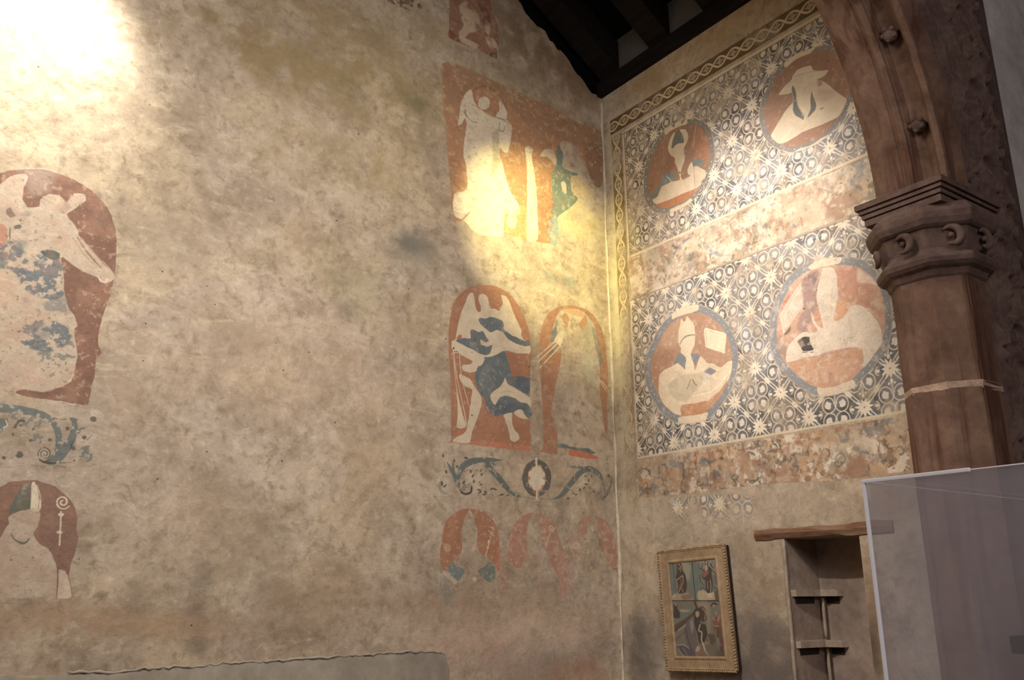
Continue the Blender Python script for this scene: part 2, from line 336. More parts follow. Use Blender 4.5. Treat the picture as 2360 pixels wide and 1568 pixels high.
class Mural:
    wscale = 1.; count = 0
    def __init__(s, w, name, label, outline, tf, h=.003, off=.0005, group=None, smooth=True, wob=.007, cat='mural', layer=True, tfk=None):
        s.w = w; s.tf = tf; s.h = h
        P = to_plane(w, outline, tf); s.out = smooth_closed(P) if smooth else P
        lo = s.out.min(0)-.004; hi = s.out.max(0)+.004
        s.ss = np.arange(lo[0], hi[0]+h, h); s.zz = np.arange(lo[1], hi[1]+h, h)
        s.S, s.Z = np.meshgrid(s.ss, s.zz, indexing='ij')
        s.rgb = np.zeros(s.S.shape+(3,)); s.rgb[:] = srgb(PLASTER); s.a = np.zeros(s.S.shape)
        s.wobn = (fbm(s.S, s.Z, 30, 11, 3)-.5)
        Mural.count += 1; off = off*.6+.0001*(Mural.count % 3)
        s.name, s.label, s.group, s.off, s.wob, s.cat = name, label, group, off, wob, cat
        s.d_out = sdf(s.out, s.S, s.Z)
        s.keepS = s.d_out + s.wobn*wob
    def blend(s, m, c, sub=None):
        sl = sub if sub else (slice(None), slice(None))
        m = np.clip(m, 0, 1)
        c = np.asarray(c)
        if c.ndim == 1 and c.dtype.kind not in 'U':
            c = c*.74+c.mean()*.14+np.array(PLASTER)*.12
        A = s.a[sl]
        if c.dtype.kind in 'U':                     # erase to bare plaster
            s.a[sl] = A*(1-m); return
        na = m+A*(1-m)
        k = np.where(na > 1e-5, m/np.maximum(na, 1e-5), 0)[..., None]
        s.rgb[sl] = s.rgb[sl]*(1-k)+(srgb(c) if c.ndim == 1 else c)*k
        s.a[sl] = na
    def sub(s, P, pad):
        lo = P.min(0)-pad; hi = P.max(0)+pad
        i0, i1 = np.searchsorted(s.ss, [lo[0], hi[0]]); j0, j1 = np.searchsorted(s.zz, [lo[1], hi[1]])
        return (slice(i0, i1), slice(j0, j1)) if i1 > i0 and j1 > j0 else None
    def cover(s, P, sl, soft=0, wob=None):
        wob = s.wob if wob is None else wob
        d = sdf(P, s.S[sl], s.Z[sl])+s.wobn[sl]*wob
        h = max(s.h, soft); return np.clip(.5-d/h, 0, 1)
    def fill(s, c, pts, a=1., soft=0, smooth=True, tf=None, nz=None, wob=None):
        """nz=(freq, lo, hi, seed): paint only where noise passes"""
        P = to_plane(s.w, pts, tf or s.tf)
        if smooth: P = smooth_closed(P)
        sl = s.sub(P, .02+soft)
        if not sl: return
        m = s.cover(P, sl, soft, wob)*a
        if nz: m = m*sstep(nz[1], nz[2], fbm(s.S[sl], s.Z[sl], nz[0], nz[3] if len(nz) > 3 else 1, 4))
        s.blend(m, c, sl)
    def line(s, c, pts, wd, a=1., tf=None, smooth=True, soft=0):
        """tapered stroke; wd in metres, one number or one per point"""
        P = to_plane(s.w, pts, tf or s.tf)
        W = np.array(wd if hasattr(wd, '__len__') else [wd]*len(P), float); W = np.where(W > .0055, W*s.wscale, W)
        if smooth and len(P) > 2:
            Q = []; V = []
            for i in range(len(P)-1):
                p0, p1, p2, p3 = P[max(i-1, 0)], P[i], P[i+1], P[min(i+2, len(P)-1)]
                for t in np.arange(5)/5:
                    Q.append(.5*((2*p1)+(-p0+p2)*t+(2*p0-5*p1+4*p2-p3)*t*t+(-p0+3*p1-3*p2+p3)*t**3)); V.append(W[i]*(1-t)+W[i+1]*t)
            Q.append(P[-1]); V.append(W[-1]); P = np.array(Q); W = np.array(V)
        sl = s.sub(P, W.max()+.01)
        if not sl: return
        S = s.S[sl]; Z = s.Z[sl]; d = np.full(S.shape, 1e9)
        for i in range(len(P)-1):
            p, q = P[i], P[i+1]; e = q-p; L = e@e+1e-12
            t = np.clip(((S-p[0])*e[0]+(Z-p[1])*e[1])/L, 0, 1)
            d = np.minimum(d, np.hypot(S-p[0]-t*e[0], Z-p[1]-t*e[1])-(W[i]*(1-t)+W[i+1]*t)/2)
        s.blend(np.clip(.5-(d+s.wobn[sl]*s.wob*.4)/max(s.h, soft), 0, 1)*a, c, sl)
    def spiral(s, c, cx, cy, r, turns, wd, dirn=1, ph=0, tf=None, a=1., asp=1.):
        n = int(turns*12)+1
        s.line(c, [(cx+r*asp*(1-.85*i/n)*math.cos(dirn*2*math.pi*turns*i/n+ph), cy+r*(1-.85*i/n)*math.sin(dirn*2*math.pi*turns*i/n+ph)) for i in range(n)], wd, a, tf)
    def oval(s, c, cx, cy, rx, ry, a=1., tf=None, soft=0, rot=0, **k):
        cr, sr = math.cos(rot), math.sin(rot)
        s.fill(c, [(cx+rx*math.cos(t)*cr-ry*math.sin(t)*sr, cy+rx*math.cos(t)*sr+ry*math.sin(t)*cr) for t in np.arange(14)/14*2*math.pi], a, soft, True, tf, **k)
    def mottle(s, c, a, f, lo, hi, seed=1, within=True, mul=True):
        m = .6*a*sstep(lo+.02, hi+.02, fbm(s.S, s.Z, f*1.5, seed, 5))
        if mul: m = m*(s.a > .3)
        s.blend(m, c)
    def tone(s, amt, f, seed):
        k = 1+amt*(fbm(s.S, s.Z, f, seed, 5)-.5)*2
        s.rgb *= k[..., None]
    def fade(s, amt, f, lo, hi, seed):
        s.a *= 1-amt*sstep(lo, hi, fbm(s.S, s.Z, f, seed, 5))
    def done(s):
        kv = s.keepS < .0
        keep = kv[:-1, :-1] & kv[1:, :-1] & kv[1:, 1:] & kv[:-1, 1:]
        o = s.off; P = np.zeros(s.S.shape+(3,)); P[..., 2] = s.Z
        if s.w == 'B': P[..., 0] = s.S; P[..., 1] = YB-o
        else: P[..., 1] = s.S; P[..., 0] = XR-o
        s.a = s.a*np.clip(-s.d_out/.006, 0, 1) if s.wob else s.a
        me, used = gridmesh(s.name, P, keep)
        st = stain(s.w, s.S, s.Z)
        setattrs(me, used, stain=st, paint=np.concatenate([s.rgb, s.a[..., None]], -1))
        ob = link(s.name, me, M_PL)
        c = np.array([s.S[kv].mean(), s.Z[kv].mean()])
        org = Vector((c[0], YB-o, c[1])) if s.w == 'B' else Vector((XR-o, c[0], c[1]))
        me.transform(Matrix.Translation(-org)); ob.location = org
        s.group = s.group or {'painted_medallion': 'painted roundels on the right wall', 'mural_bishop': 'painted bishops in red arches', 'mural_niche': 'arched niche murals',
                   'painted_field': 'patterned fields of the right wall', 'mural_frieze': 'painted scroll friezes', 'painted_border': 'painted interlace borders'}.get(s.name)
        tag(ob, s.label, s.cat, s.group); return ob

RED = (172, 122, 98); REDB = (164, 108, 78); REDD = (134, 92, 76); PINK = (178, 138, 118)
BLUE = (90, 103, 109); BLUEG = (94, 110, 108); GRN = (92, 108, 96); PALE = (206, 188, 158); PALE2 = (214, 197, 168)
DARK = (70, 66, 60); BRN = (138, 104, 80)
# ------------------------------------------------------------------ the room shell
ZR = 5.34; SL = .67; RIDGE = 1.2          # wall head of the right wall, roof slope, ridge line
def roof_z(x): return ZR + SL*np.minimum(4.213-x, 4.213-RIDGE) - SL*np.maximum(RIDGE-x, 0)*1.0
def wall_grid(w, name, s_ax, z_ax, keepf=None, clampf=None):
    S, Z = np.meshgrid(s_ax, z_ax, indexing='ij')
    if clampf is not None: Z = np.minimum(Z, clampf(S))
    P = np.zeros(S.shape+(3,)); P[..., 2] = Z
    if w == 'B': P[..., 0] = S; P[..., 1] = YB
    else: P[..., 1] = S; P[..., 0] = XR
    sc = (S[:-1, :-1]+S[1:, 1:])/2; zc = (Z[:-1, :-1]+Z[1:, 1:])/2
    keep = (Z[1:, 1:] > Z[1:, :-1]+1e-5) | (Z[:-1, 1:] > Z[:-1, :-1]+1e-5)
    if keepf is not None: keep &= keepf(sc, zc)
    me, used = gridmesh(name, P, keep)
    pt = np.zeros(S.shape+(4,))
    setattrs(me, used, stain=stain(w, S, Z), paint=pt)
    return tag(link(name, me, M_PL), kind='structure')
rag = lambda S: roof_z(S) + (vnoise(S, S*0+2, 9, 4)-.5)*.10 + (vnoise(S, S*0+5, 26, 6)-.5)*.04 - .02
wall_grid('B', 'wall_back', np.linspace(-1.6, 4.2135, 402), np.arange(0, 7.5, .0145), clampf=rag)
NY0, NY1, NZ0, NZ1 = 2.72, 3.19, .92, 1.878
sy = np.unique(np.concatenate([np.linspace(2.2, NY0, 36), np.linspace(NY0, NY1, 34), np.linspace(NY1, YB, 94)]))
sz = np.unique(np.concatenate([np.linspace(0, NZ0, 62), np.linspace(NZ0, NZ1, 66), np.linspace(NZ1, 6.3, 300)]))
wr = wall_grid('S', 'wall_right', sy, sz, keepf=lambda s, z: ~((s > NY0) & (s < NY1) & (z > NZ0) & (z < NZ1)))
ND = .285
def quadgrid(name, o, du, dv, nu, nv, parent, mat=M_PL, stc=None):
    o = np.array(o, float); du = np.array(du, float); dv = np.array(dv, float)
    U, V = np.meshgrid(np.linspace(0, 1, nu), np.linspace(0, 1, nv), indexing='ij')
    P = o+U[..., None]*du+V[..., None]*dv
    me, used = gridmesh(name, P)
    z = np.zeros(U.shape+(4,)); s_ = np.zeros(U.shape+(4,))
    if stc is not None: s_[..., :3] = srgb(stc); s_[..., 3] = .75*sstep(.3, .6, fbm(U*3, V*4, 3, 5))
    setattrs(me, used, stain=s_, paint=z); return link(name, me, mat, parent)
# recess of the wall cupboard: a child of the wall it is cut into
bm = bmesh.new()
x0, x1 = XR, XR+ND
for q in ([(x0, NY1, NZ0), (x1, NY1, NZ0), (x1, NY1, NZ1), (x0, NY1, NZ1)], [(x0, NY0, NZ0), (x0, NY0, NZ1), (x1, NY0, NZ1), (x1, NY0, NZ0)],
          [(x1, NY0, NZ0), (x1, NY0, NZ1), (x1, NY1, NZ1), (x1, NY1, NZ0)], [(x0, NY0, NZ1), (x0, NY1, NZ1), (x1, NY1, NZ1), (x1, NY0, NZ1)],
          [(x0, NY0, NZ0), (x1, NY0, NZ0), (x1, NY1, NZ0), (x0, NY1, NZ0)]):
    bm.faces.new([bm.verts.new(p) for p in q])
M_NIC = rough('niche_plaster', [(128, 112, 100), (152, 134, 120), (170, 150, 132)], 5, .5, .01)
nk = frommesh('niche_recess', bm, M_NIC, wr); nk['label'] = 'grey plastered recess of the wall cupboard'
# side strips of rougher plaster round the opening
for o in (wr,): pass
quadgrid('wall_left', (-1.6, 1.97, 0), (0, YB-1.97, 0), (0, 0, 5.6), 40, 60, None)['kind'] = 'structure'
bm = bmesh.new(); box(bm, (-5, -5, -.1), (8, 5, 0)); frommesh('floor', bm, M_FLOOR)['kind'] = 'structure'
# lower part of the back wall: a smooth grey render set a little proud of the plaster, broken along its top edge
lo = to_plane('B', [(0, 1560), (90, 1562), (180, 1553), (260, 1552), (330, 1545), (420, 1541), (520, 1532), (640, 1527), (760, 1518), (880, 1510), (960, 1506), (1005, 1506), (1022, 1512), (1030, 1540), (1030, 1568), (1034, 1640)], (0, 0, 1))
pts = [(p[0], p[1]) for p in lo]; pts = [(-1.6, 1.26)]+pts+[(pts[-1][0], 0.0), (-1.6, 0.0)]
fine_ = []
for i in range(len(pts)-3):
    a, b = np.array(pts[i]), np.array(pts[i+1]); n = max(1, int(np.linalg.norm(b-a)/.02))
    for k in range(n):
        p = a+(b-a)*k/n; fine_.append((p[0], p[1]+random.uniform(-.004, .004)))
fine_ += [pts[-3], pts[-2], pts[-1]]
bm = bmesh.new(); prism(bm, [(p[0], YB-.014, p[1]) for p in fine_], (0, .013, 0))
frommesh('baseboard_back', bm, M_RENDER)['kind'] = 'structure'
# broken plaster lip above the render
bm = bmesh.new(); top = [p for p in fine_[:-3] if p[0] > .85]
pp = []
for i, p in enumerate(top):
    pp.append(Vector((p[0], YB-.012, p[1]+.006+random.uniform(-.003, .006))))
tube(bm, pp, [random.uniform(.003, .009) for _ in pp], 6)
frommesh('trim_1', bm, M_RENDER, smooth=True)['kind'] = 'structure'

bm = bmesh.new(); pp = []; rd = []
for z in np.arange(0, 5.33, .03):
    w1 = (vnoise(np.array([z]), np.array([1.]), 4, 3)[0]-.5); w2 = (vnoise(np.array([z]), np.array([4.]), 17, 5)[0]-.5)
    pp.append((XR-.004+w1*.012, YB-.004+w2*.008, z)); rd.append(.010+.011*w1+.007*w2)
tube(bm, pp, rd, 10)
frommesh('trim_3', bm, rough('corner_plaster', [(176, 162, 136), (200, 188, 162), (216, 206, 180)], 12, .4, .006), smooth=True)['kind'] = 'structure'
# ---- roof
bm = bmesh.new()
for sgn in (1, -1):
    xa = 4.6 if sgn == 1 else -2.2
    za = ZR+.42-SL*(4.6-4.213) if sgn == 1 else ZR+.42+SL*(4.213-RIDGE)-SL*(RIDGE+2.2)
    zb = ZR+.42+SL*(4.213-RIDGE)
    prism(bm, [(xa, 2.28, za), (RIDGE, 2.28, zb), (RIDGE, 2.28, zb+.05), (xa, 2.28, za+.05)], (0, 2.37, 0))
box(bm, (-2.2, 4.60, 4.9), (5.2, 4.65, 8.2)); box(bm, (4.45, 2.28, 4.9), (4.5, 4.65, 6.4)); frommesh('ceiling', bm, M_BOARD)['kind'] = 'structure'  # two upright sheets added behind the wall tops as backing darkness
bm = bmesh.new(); box(bm, (XR-.05, 2.28, ZR), (XR+.12, YB-.003, ZR+.12), .012)
tag(frommesh('wall_plate', bm, M_WOOD_D), 'long dark timber wall plate along the head of the right wall', 'beam')
names = ['dark rafter beside the gable wall, just above the corner of the room', 'second dark rafter from the gable wall, between the two pale infill patches',
         'third dark rafter from the gable wall, right of the larger pale infill patch', 'dark rafter nearest the stone arch, high above the side wall']
for k, y0 in enumerate((4.33, 3.79, 3.26, 2.73)):
    bm = bmesh.new(); b0 = ZR+.125
    y1 = y0+.2
    prism(bm, [(XR+.02, y0, b0), (RIDGE, y0, b0+SL*(4.213-RIDGE)), (RIDGE, y0, b0+SL*(4.213-RIDGE)+.26), (XR+.02, y0, b0+.26)], (0, .2, 0))
    tag(frommesh('rafter', bm, M_WOOD_D), names[k], 'rafter', 'rafters of the roof')

# ---- wall pierced by the arch (nave side at y = 1.95)
AX, ASP, R1, R2, TH1 = 3.98, 3.50, 1.84, 3.0, R(50)
c1 = (AX-R1, ASP); c2 = (c1[0]-(R2-R1)*math.cos(TH1), c1[1]-(R2-R1)*math.sin(TH1)); MIDX = c2[0]
def arch_curve(n=1, ds=.03):
    """list of (x, z, nx, nz) from the right springing over to the left one"""
    L = []
    for t in np.arange(0, TH1, ds/R1): L.append((c1[0]+R1*math.cos(t), c1[1]+R1*math.sin(t), math.cos(t), math.sin(t)))
    for t in np.arange(TH1, math.pi/2, ds/R2): L.append((c2[0]+R2*math.cos(t), c2[1]+R2*math.sin(t), math.cos(t), math.sin(t)))
    M = [(2*MIDX-x, z, -nx, nz) for x, z, nx, nz in L[::-1]]
    return L+M
AC = arch_curve()
bm = bmesh.new()
o = [(x+nx*.16, z+nz*.16) for x, z, nx, nz in AC]
out_ = [(4.4, 0)]+[(4.14, 0)]+o+[(o[-1][0], 0), (-4.5, 0), (-4.5, 8), (7.5, 8), (7.5, 0)]
# split in two halves so that each face is simple
right = [(7.5, 0), (4.14, 0)]+[p for p in o if p[0] >= MIDX-.001]+[(MIDX, 8), (7.5, 8)]
left = [(-4.5, 0), (o[-1][0], 0)]+[p for p in o[::-1] if p[0] <= MIDX+.001]+[(MIDX, 8), (-4.5, 8)]
prism(bm, [(p[0], 1.95, p[1]) for p in right], (0, .32, 0)); prism(bm, [(p[0], 1.95, p[1]) for p in left], (0, .32, 0))
frommesh('wall_front', bm, M_WALL2)['kind'] = 'structure'
# the nave behind the camera
bm = bmesh.new()
for q in ([(-4.5, -5, 0), (8, -5, 0), (8, -5, 8), (-4.5, -5, 8)], [(-4.5, -5, 8), (8, -5, 8), (8, 1.95, 8), (-4.5, 1.95, 8)], [(7.5, -5, 0), (7.5, 1.95, 0), (7.5, 1.95, 8), (7.5, -5, 8)], [(-4.5, -5, 0), (-4.5, 1.95, 0), (-4.5, 1.95, 8), (-4.5, -5, 8)]):
    bm.faces.new([bm.verts.new(p) for p in q])
frommesh('wall_nave', bm, M_WALL2)['kind'] = 'structure'
# ------------------------------------------------------------------ murals of the back wall
z4 = (950, 600, 550/1437); z5 = (950, 0, 550/1437); z6 = (950, 1100, 550/1843); z7 = (0, 350, 500/1285); z8 = (0, 900, 500/1174); Q = (0, 0, 1)
# angel niche
m = Mural('B', 'mural_niche', 'painted arched niche with winged figure in blue robe striding on red ground', [(195, 1104), (214, 1080), (230, 960), (228, 700), (216, 560), (216, 420), (232, 310), (255, 240), (300, 186), (360, 155), (430, 146), (500, 152), (555, 176), (604, 216), (645, 272), (676, 335), (700, 400), (716, 470), (722, 560), (722, 700), (722, 820), (730, 930), (722, 1050), (712, 1152), (560, 1140), (400, 1125)], z4, h=.0025)
m.fill(REDB, [(205, 1095), (232, 1085), (232, 950), (228, 700), (218, 560), (219, 420), (234, 310), (257, 240), (302, 188), (360, 158), (430, 150), (500, 156), (553, 180), (602, 220), (642, 275), (673, 335), (697, 400), (707, 470), (716, 560), (710, 700), (706, 820), (708, 950), (710, 1050), (705, 1148), (550, 1135), (400, 1118), (300, 1105)])
m.fill((192, 112, 80), [(205, 1094), (345, 1086), (520, 1100), (708, 1118), (705, 1150), (550, 1135), (400, 1118), (300, 1105)], .75)
m.fill(PALE, [(262, 475), (268, 430), (275, 390), (295, 315), (320, 255), (338, 210), (355, 194), (370, 200), (374, 235), (380, 275), (392, 305), (405, 313), (414, 300), (408, 270), (398, 235), (402, 210), (420, 203), (440, 208), (455, 228), (462, 262), (470, 285), (500, 295), (522, 305), (530, 290), (545, 262), (540, 235), (535, 212), (550, 210), (570, 225), (590, 262), (612, 320), (640, 385), (660, 430), (668, 475), (700, 490), (712, 530), (700, 560), (640, 562), (590, 548), (555, 545), (520, 580), (440, 580), (400, 560), (330, 530), (290, 540), (255, 520), (240, 490)])
m.fill(REDB, [(268, 468), (285, 448), (300, 455), (295, 478), (275, 484)]); m.fill(REDB, [(655, 440), (668, 474), (700, 486), (700, 470), (690, 430)])
m.fill(BLUE, [(265, 485), (300, 468), (350, 470), (350, 430), (360, 415), (400, 432), (425, 426), (445, 460), (460, 485), (440, 495), (410, 476), (415, 510), (450, 520), (482, 512), (470, 560), (440, 572), (400, 560), (370, 540), (320, 520), (280, 500)])
m.fill(BLUE, [(398, 360), (410, 346), (445, 352), (470, 340), (500, 348), (540, 365), (552, 390), (550, 412), (570, 432), (600, 452), (640, 470), (675, 485), (706, 488), (708, 512), (680, 520), (650, 512), (620, 500), (590, 485), (560, 455), (535, 430), (500, 428), (470, 436), (440, 412), (410, 385)])
m.fill(BLUE, [(432, 585), (470, 578), (510, 568), (545, 548), (562, 560), (577, 600), (590, 650), (602, 702), (640, 698), (690, 703), (710, 715), (706, 825), (680, 815), (640, 790), (600, 775), (575, 750), (560, 706), (545, 745), (520, 775), (490, 790), (470, 815), (478, 845), (500, 870), (510, 850), (530, 825), (570, 815), (620, 830), (650, 855), (690, 860), (712, 890), (724, 930), (700, 954), (680, 935), (660, 898), (640, 905), (610, 918), (570, 923), (540, 935), (500, 942), (470, 917), (450, 880), (430, 830), (400, 790), (385, 740), (377, 690), (390, 650), (418, 618)])
m.fill((112, 122, 118), [(440, 640), (480, 600), (470, 700), (500, 760), (450, 820), (410, 760), (400, 690)], .5, .01)
m.fill((66, 84, 100), [(640, 705), (700, 712), (700, 800), (650, 780), (620, 750)], .35, .01); m.fill((66, 84, 96), [(500, 870), (560, 860), (640, 880), (700, 900), (600, 915), (500, 930)], .4, .01)
m.fill(PALE, [(238, 490), (250, 487), (290, 500), (330, 525), (380, 550), (425, 575), (434, 600), (420, 632), (395, 642), (385, 667), (350, 677), (310, 668), (298, 645), (312, 630), (350, 628), (365, 612), (330, 590), (295, 570), (275, 550), (250, 545), (236, 520)])
m.fill(PALE, [(428, 425), (455, 435), (480, 434), (510, 420), (545, 432), (570, 470), (600, 500), (650, 517), (705, 520), (714, 545), (700, 568), (685, 556), (640, 562), (590, 550), (560, 530), (545, 518), (530, 530), (520, 560), (490, 575), (455, 584), (430, 580), (470, 562), (488, 520), (470, 490), (455, 468)])
m.fill(PALE, [(285, 685), (320, 700), (350, 720), (380, 770), (415, 820), (418, 870), (400, 930), (380, 980), (360, 1030), (348, 1098), (300, 1100), (250, 1095), (245, 1080), (290, 1055), (320, 1035), (335, 990), (345, 910), (355, 830), (360, 780), (320, 760), (295, 735), (283, 703)])
m.fill(PALE, [(560, 706), (575, 745), (620, 770), (660, 795), (706, 825), (714, 850), (714, 888), (690, 862), (650, 855), (620, 832), (570, 815), (530, 825), (508, 855), (500, 872), (478, 850), (470, 815), (490, 790), (525, 765), (548, 735)])
m.fill(PALE, [(550, 935), (600, 920), (602, 980), (615, 1020), (640, 1050), (643, 1075), (615, 1095), (590, 1080), (583, 1040), (570, 990)]); m.fill(PALE, [(612, 915), (655, 898), (680, 935), (700, 956), (660, 952), (625, 935)])
m.fill(PALE, [(270, 790), (287, 860), (304, 930), (326, 1000), (300, 1012), (268, 1005), (275, 950), (272, 880)])
m.line(PALE, [(248, 545), (268, 700), (300, 850), (330, 990)], .0055); m.line(PALE, [(283, 560), (300, 720), (347, 890)], .0045); m.line(PALE, [(250, 550), (256, 680), (280, 860)], .005); m.line(PALE, [(236, 570), (244, 560), (285, 555)], .006)
m.line((176, 156, 128), [(440, 500), (500, 520), (540, 512)], .004, .6); m.line((150, 132, 108), [(530, 800), (570, 790), (620, 800)], .006, .5)
m.oval((60, 46, 40), 250, 530, 5, 6); m.oval((60, 46, 40), 360, 934, 4, 4)
m.mottle((180, 176, 158), .5, 34, .63, .70, 5); m.mottle((190, 140, 104), .2, 14, .55, .7, 9); m.tone(.1, 12, 3); m.done()
# companion niche near the corner
m = Mural('B', 'mural_niche', 'faded arched niche beside the corner, its pale figure holding a thin trumpet', [(735, 600), (755, 520), (768, 430), (788, 365), (825, 306), (880, 272), (950, 262), (1032, 276), (1094, 320), (1146, 400), (1174, 500), (1184, 600), (1196, 730), (1190, 860), (1192, 1010), (1178, 1090), (1150, 1150), (1140, 1206), (1000, 1200), (800, 1172), (756, 1160), (772, 1000), (762, 800), (742, 700)], z4, h=.0025)
m.fill(REDB, [(768, 640), (775, 760), (785, 900), (785, 1000), (790, 1120), (770, 1155), (862, 1166), (874, 1140), (870, 1020), (845, 960), (838, 920), (850, 830), (868, 730), (890, 630), (900, 560), (880, 500), (830, 500), (850, 400), (878, 320), (905, 300), (960, 292), (1010, 300), (1050, 330), (1090, 380), (1110, 450), (1125, 560), (1130, 680), (1128, 780), (1140, 880), (1150, 980), (1170, 1062), (1178, 1000), (1172, 850), (1182, 730), (1172, 600), (1165, 500), (1140, 410), (1090, 330), (1030, 288), (950, 272), (880, 282), (825, 315), (790, 370), (772, 430), (765, 520)], .92)
m.fill((192, 140, 92), [(905, 300), (960, 290), (1010, 300), (1050, 330), (1040, 350), (960, 330)], .6, .01)
for P in ([(900, 335), (925, 318), (945, 350), (935, 405), (915, 380)], [(1000, 385), (1020, 360), (1045, 330), (1057, 380), (1035, 422), (1010, 405)]): m.fill((172, 124, 88), P)
m.fill(BLUEG, [(838, 440), (858, 395), (875, 350), (870, 420), (885, 450), (870, 470), (850, 490), (832, 495)], .9); m.fill(BLUEG, [(1080, 400), (1110, 430), (1130, 520), (1147, 600), (1130, 640), (1110, 560), (1095, 480)], .6, .006)
m.fill(BLUE, [(820, 560), (870, 505), (885, 515), (840, 575)], .7)
for a, b in (((755, 580), (872, 478)), ((758, 612), (884, 492)), ((768, 648), (892, 516))): m.line(PALE2, [a, b], .007)
m.oval((120, 96, 78), 800, 640, 30, 26, .6, nz=(60, .45, .55))
m.fill(PALE, [(855, 480), (880, 440), (915, 425), (905, 480), (890, 520), (870, 500)])
m.line((150, 134, 108), [(880, 400), (900, 360), (930, 300)], .003, .6); m.fill((150, 146, 128), [(1030, 440), (1070, 340), (1080, 420), (1060, 560), (1090, 700), (1040, 700)], .3, .02)
m.line(PALE2, [(1125, 720), (1150, 740), (1175, 775)], .006); m.line(PALE2, [(1130, 730), (1150, 760), (1170, 790)], .004)
m.fill(BLUEG, [(868, 1103), (920, 1108), (960, 1125), (1010, 1133), (1060, 1133), (1105, 1162), (1080, 1168), (1020, 1152), (950, 1137), (900, 1130), (872, 1124)])
m.fill((196, 108, 76), [(945, 1143), (1000, 1145), (1080, 1166), (1128, 1196), (1060, 1196), (990, 1186), (945, 1176)])
m.line((150, 132, 108), [(705, 820), (740, 822), (775, 815)], .004, .6); m.line((160, 142, 118), [(715, 930), (780, 930)], .004, .6)
m.mottle((190, 164, 128), .5, 22, .52, .66, 15); m.mottle((96, 74, 56), .35, 50, .64, .7, 6); m.tone(.12, 12, 33); m.done()
# scroll friezes
def leaf(m, c, x, y, l, w_, ang, tf):
    cx, sx = math.cos(ang), math.sin(ang)
    m.fill(c, [(x+a*cx-b*sx, y+a*sx+b*cx) for a, b in ((-l, 0), (-l*.3, w_), (l*.4, w_*.8), (l, 0), (l*.4, -w_*.8), (-l*.3, -w_))], .85, tf=tf)
m = Mural('B', 'mural_frieze', 'blue-green painted scroll frieze with oval medallion under the two niches', [(140, 1150), (560, 1168), (760, 1184), (1000, 1214), (1210, 1232), (1226, 1300), (1216, 1400), (1180, 1476), (1000, 1466), (740, 1456), (500, 1440), (180, 1424), (140, 1340)], z4, h=.0025)
SC = (92, 104, 102)
m.wscale = 2.3
m.line(SC, [(208, 1216), (232, 1256), (258, 1305), (272, 1350), (300, 1400)], [.003, .010, .013, .012, .004]); m.line(SC, [(252, 1202), (246, 1240), (262, 1310)], [.006, .007, .004])
m.line(SC, [(280, 1350), (282, 1290), (310, 1240), (360, 1212), (420, 1204), (480, 1204), (548, 1204)], [.009, .014, .019, .018, .014, .012, .002])
m.line(SC, [(448, 1212), (470, 1255), (520, 1310), (570, 1370), (610, 1408), (670, 1428), (742, 1437)], [.014, .016, .018, .017, .011, .004, .002])
m.line(SC, [(440, 1240), (442, 1262), (430, 1285)], [.006, .005, .002]); m.line(SC, [(480, 1220), (500, 1232), (515, 1222)], [.006, .005, .002])
m.spiral(DARK, 328, 1374, 32, 2.3, .0042, 1, -1.2); m.line(DARK, [(296, 1398), (322, 1410), (352, 1398), (358, 1366)], .006)
m.line(DARK, [(310, 1275), (350, 1262), (380, 1280), (384, 1305), (370, 1318)], [.004, .003, .003, .003, .002])
rr = random.Random(3)
for x, y in ((255, 1208), (325, 1192), (270, 1243), (352, 1272), (365, 1302), (388, 1266), (413, 1268), (418, 1292), (404, 1338), (412, 1352), (440, 1398), (408, 1398), (480, 1414), (205, 1276), (186, 1178), (372, 1332), (310, 1340), (540, 1412), (575, 1416), (180, 1345), (196, 1360), (430, 1412), (402, 1384), (498, 1380), (478, 1378)): leaf(m, DARK, x, y, 11+rr.random()*5, 5+rr.random()*3, rr.random()*3, z4)
m.line(DARK, [(420, 1240), (418, 1330), (405, 1400)], .0015, .6); m.line(DARK, [(290, 1330), (330, 1290)], .002, .6)
m.line(SC, [(170, 1335), (164, 1370), (185, 1400), (215, 1408)], [.006, .010, .008, .003], .5)
m.line(SC, [(465, 1415), (490, 1410), (485, 1422), (540, 1416), (600, 1420)], .003, .8)
m.oval((92, 88, 80), 750, 1312, 88, 113); m.oval((176, 124, 88), 750, 1314, 54, 80); m.fill(PALE2, [(738, 1243), (750, 1240), (762, 1243), (778, 1250), (782, 1270), (798, 1280), (800, 1300), (784, 1312), (800, 1328), (798, 1350), (780, 1358), (774, 1378), (750, 1388), (728, 1380), (718, 1358), (702, 1348), (700, 1328), (714, 1312), (700, 1298), (702, 1278), (718, 1268), (722, 1248)])
m.fill((160, 106, 76), [(716, 1392), (740, 1412), (766, 1398), (752, 1390)], .7); m.line(PALE2, [(746, 1196), (748, 1235)], .007); m.line(PALE2, [(750, 1388), (750, 1436)], .007); m.line(SC, [(744, 1385), (744, 1436)], .002); m.line(SC, [(756, 1385), (756, 1436)], .002)
m.line(SC, [(758, 1437), (830, 1440), (880, 1428), (915, 1398), (950, 1352), (985, 1308), (1020, 1275), (1060, 1258), (1100, 1270), (1135, 1300), (1150, 1345)], [.002, .004, .009, .017, .018, .017, .016, .018, .018, .014, .005], .9)
m.line(SC, [(945, 1243), (985, 1246), (1020, 1252), (1070, 1256)], [.002, .007, .010, .012], .8); m.line(SC, [(1205, 1300), (1196, 1350), (1176, 1400), (1150, 1440)], [.004, .008, .012, .008], .75); m.line(SC, [(1165, 1262), (1190, 1310), (1196, 1350)], [.004, .007, .004], .6)
m.spiral(DARK, 1128, 1420, 28, 2.2, .004, 1, 0, a=.85); m.line(SC, [(1100, 1280), (1140, 1330), (1160, 1380), (1152, 1410)], [.004, .003, .006, .005], .8)
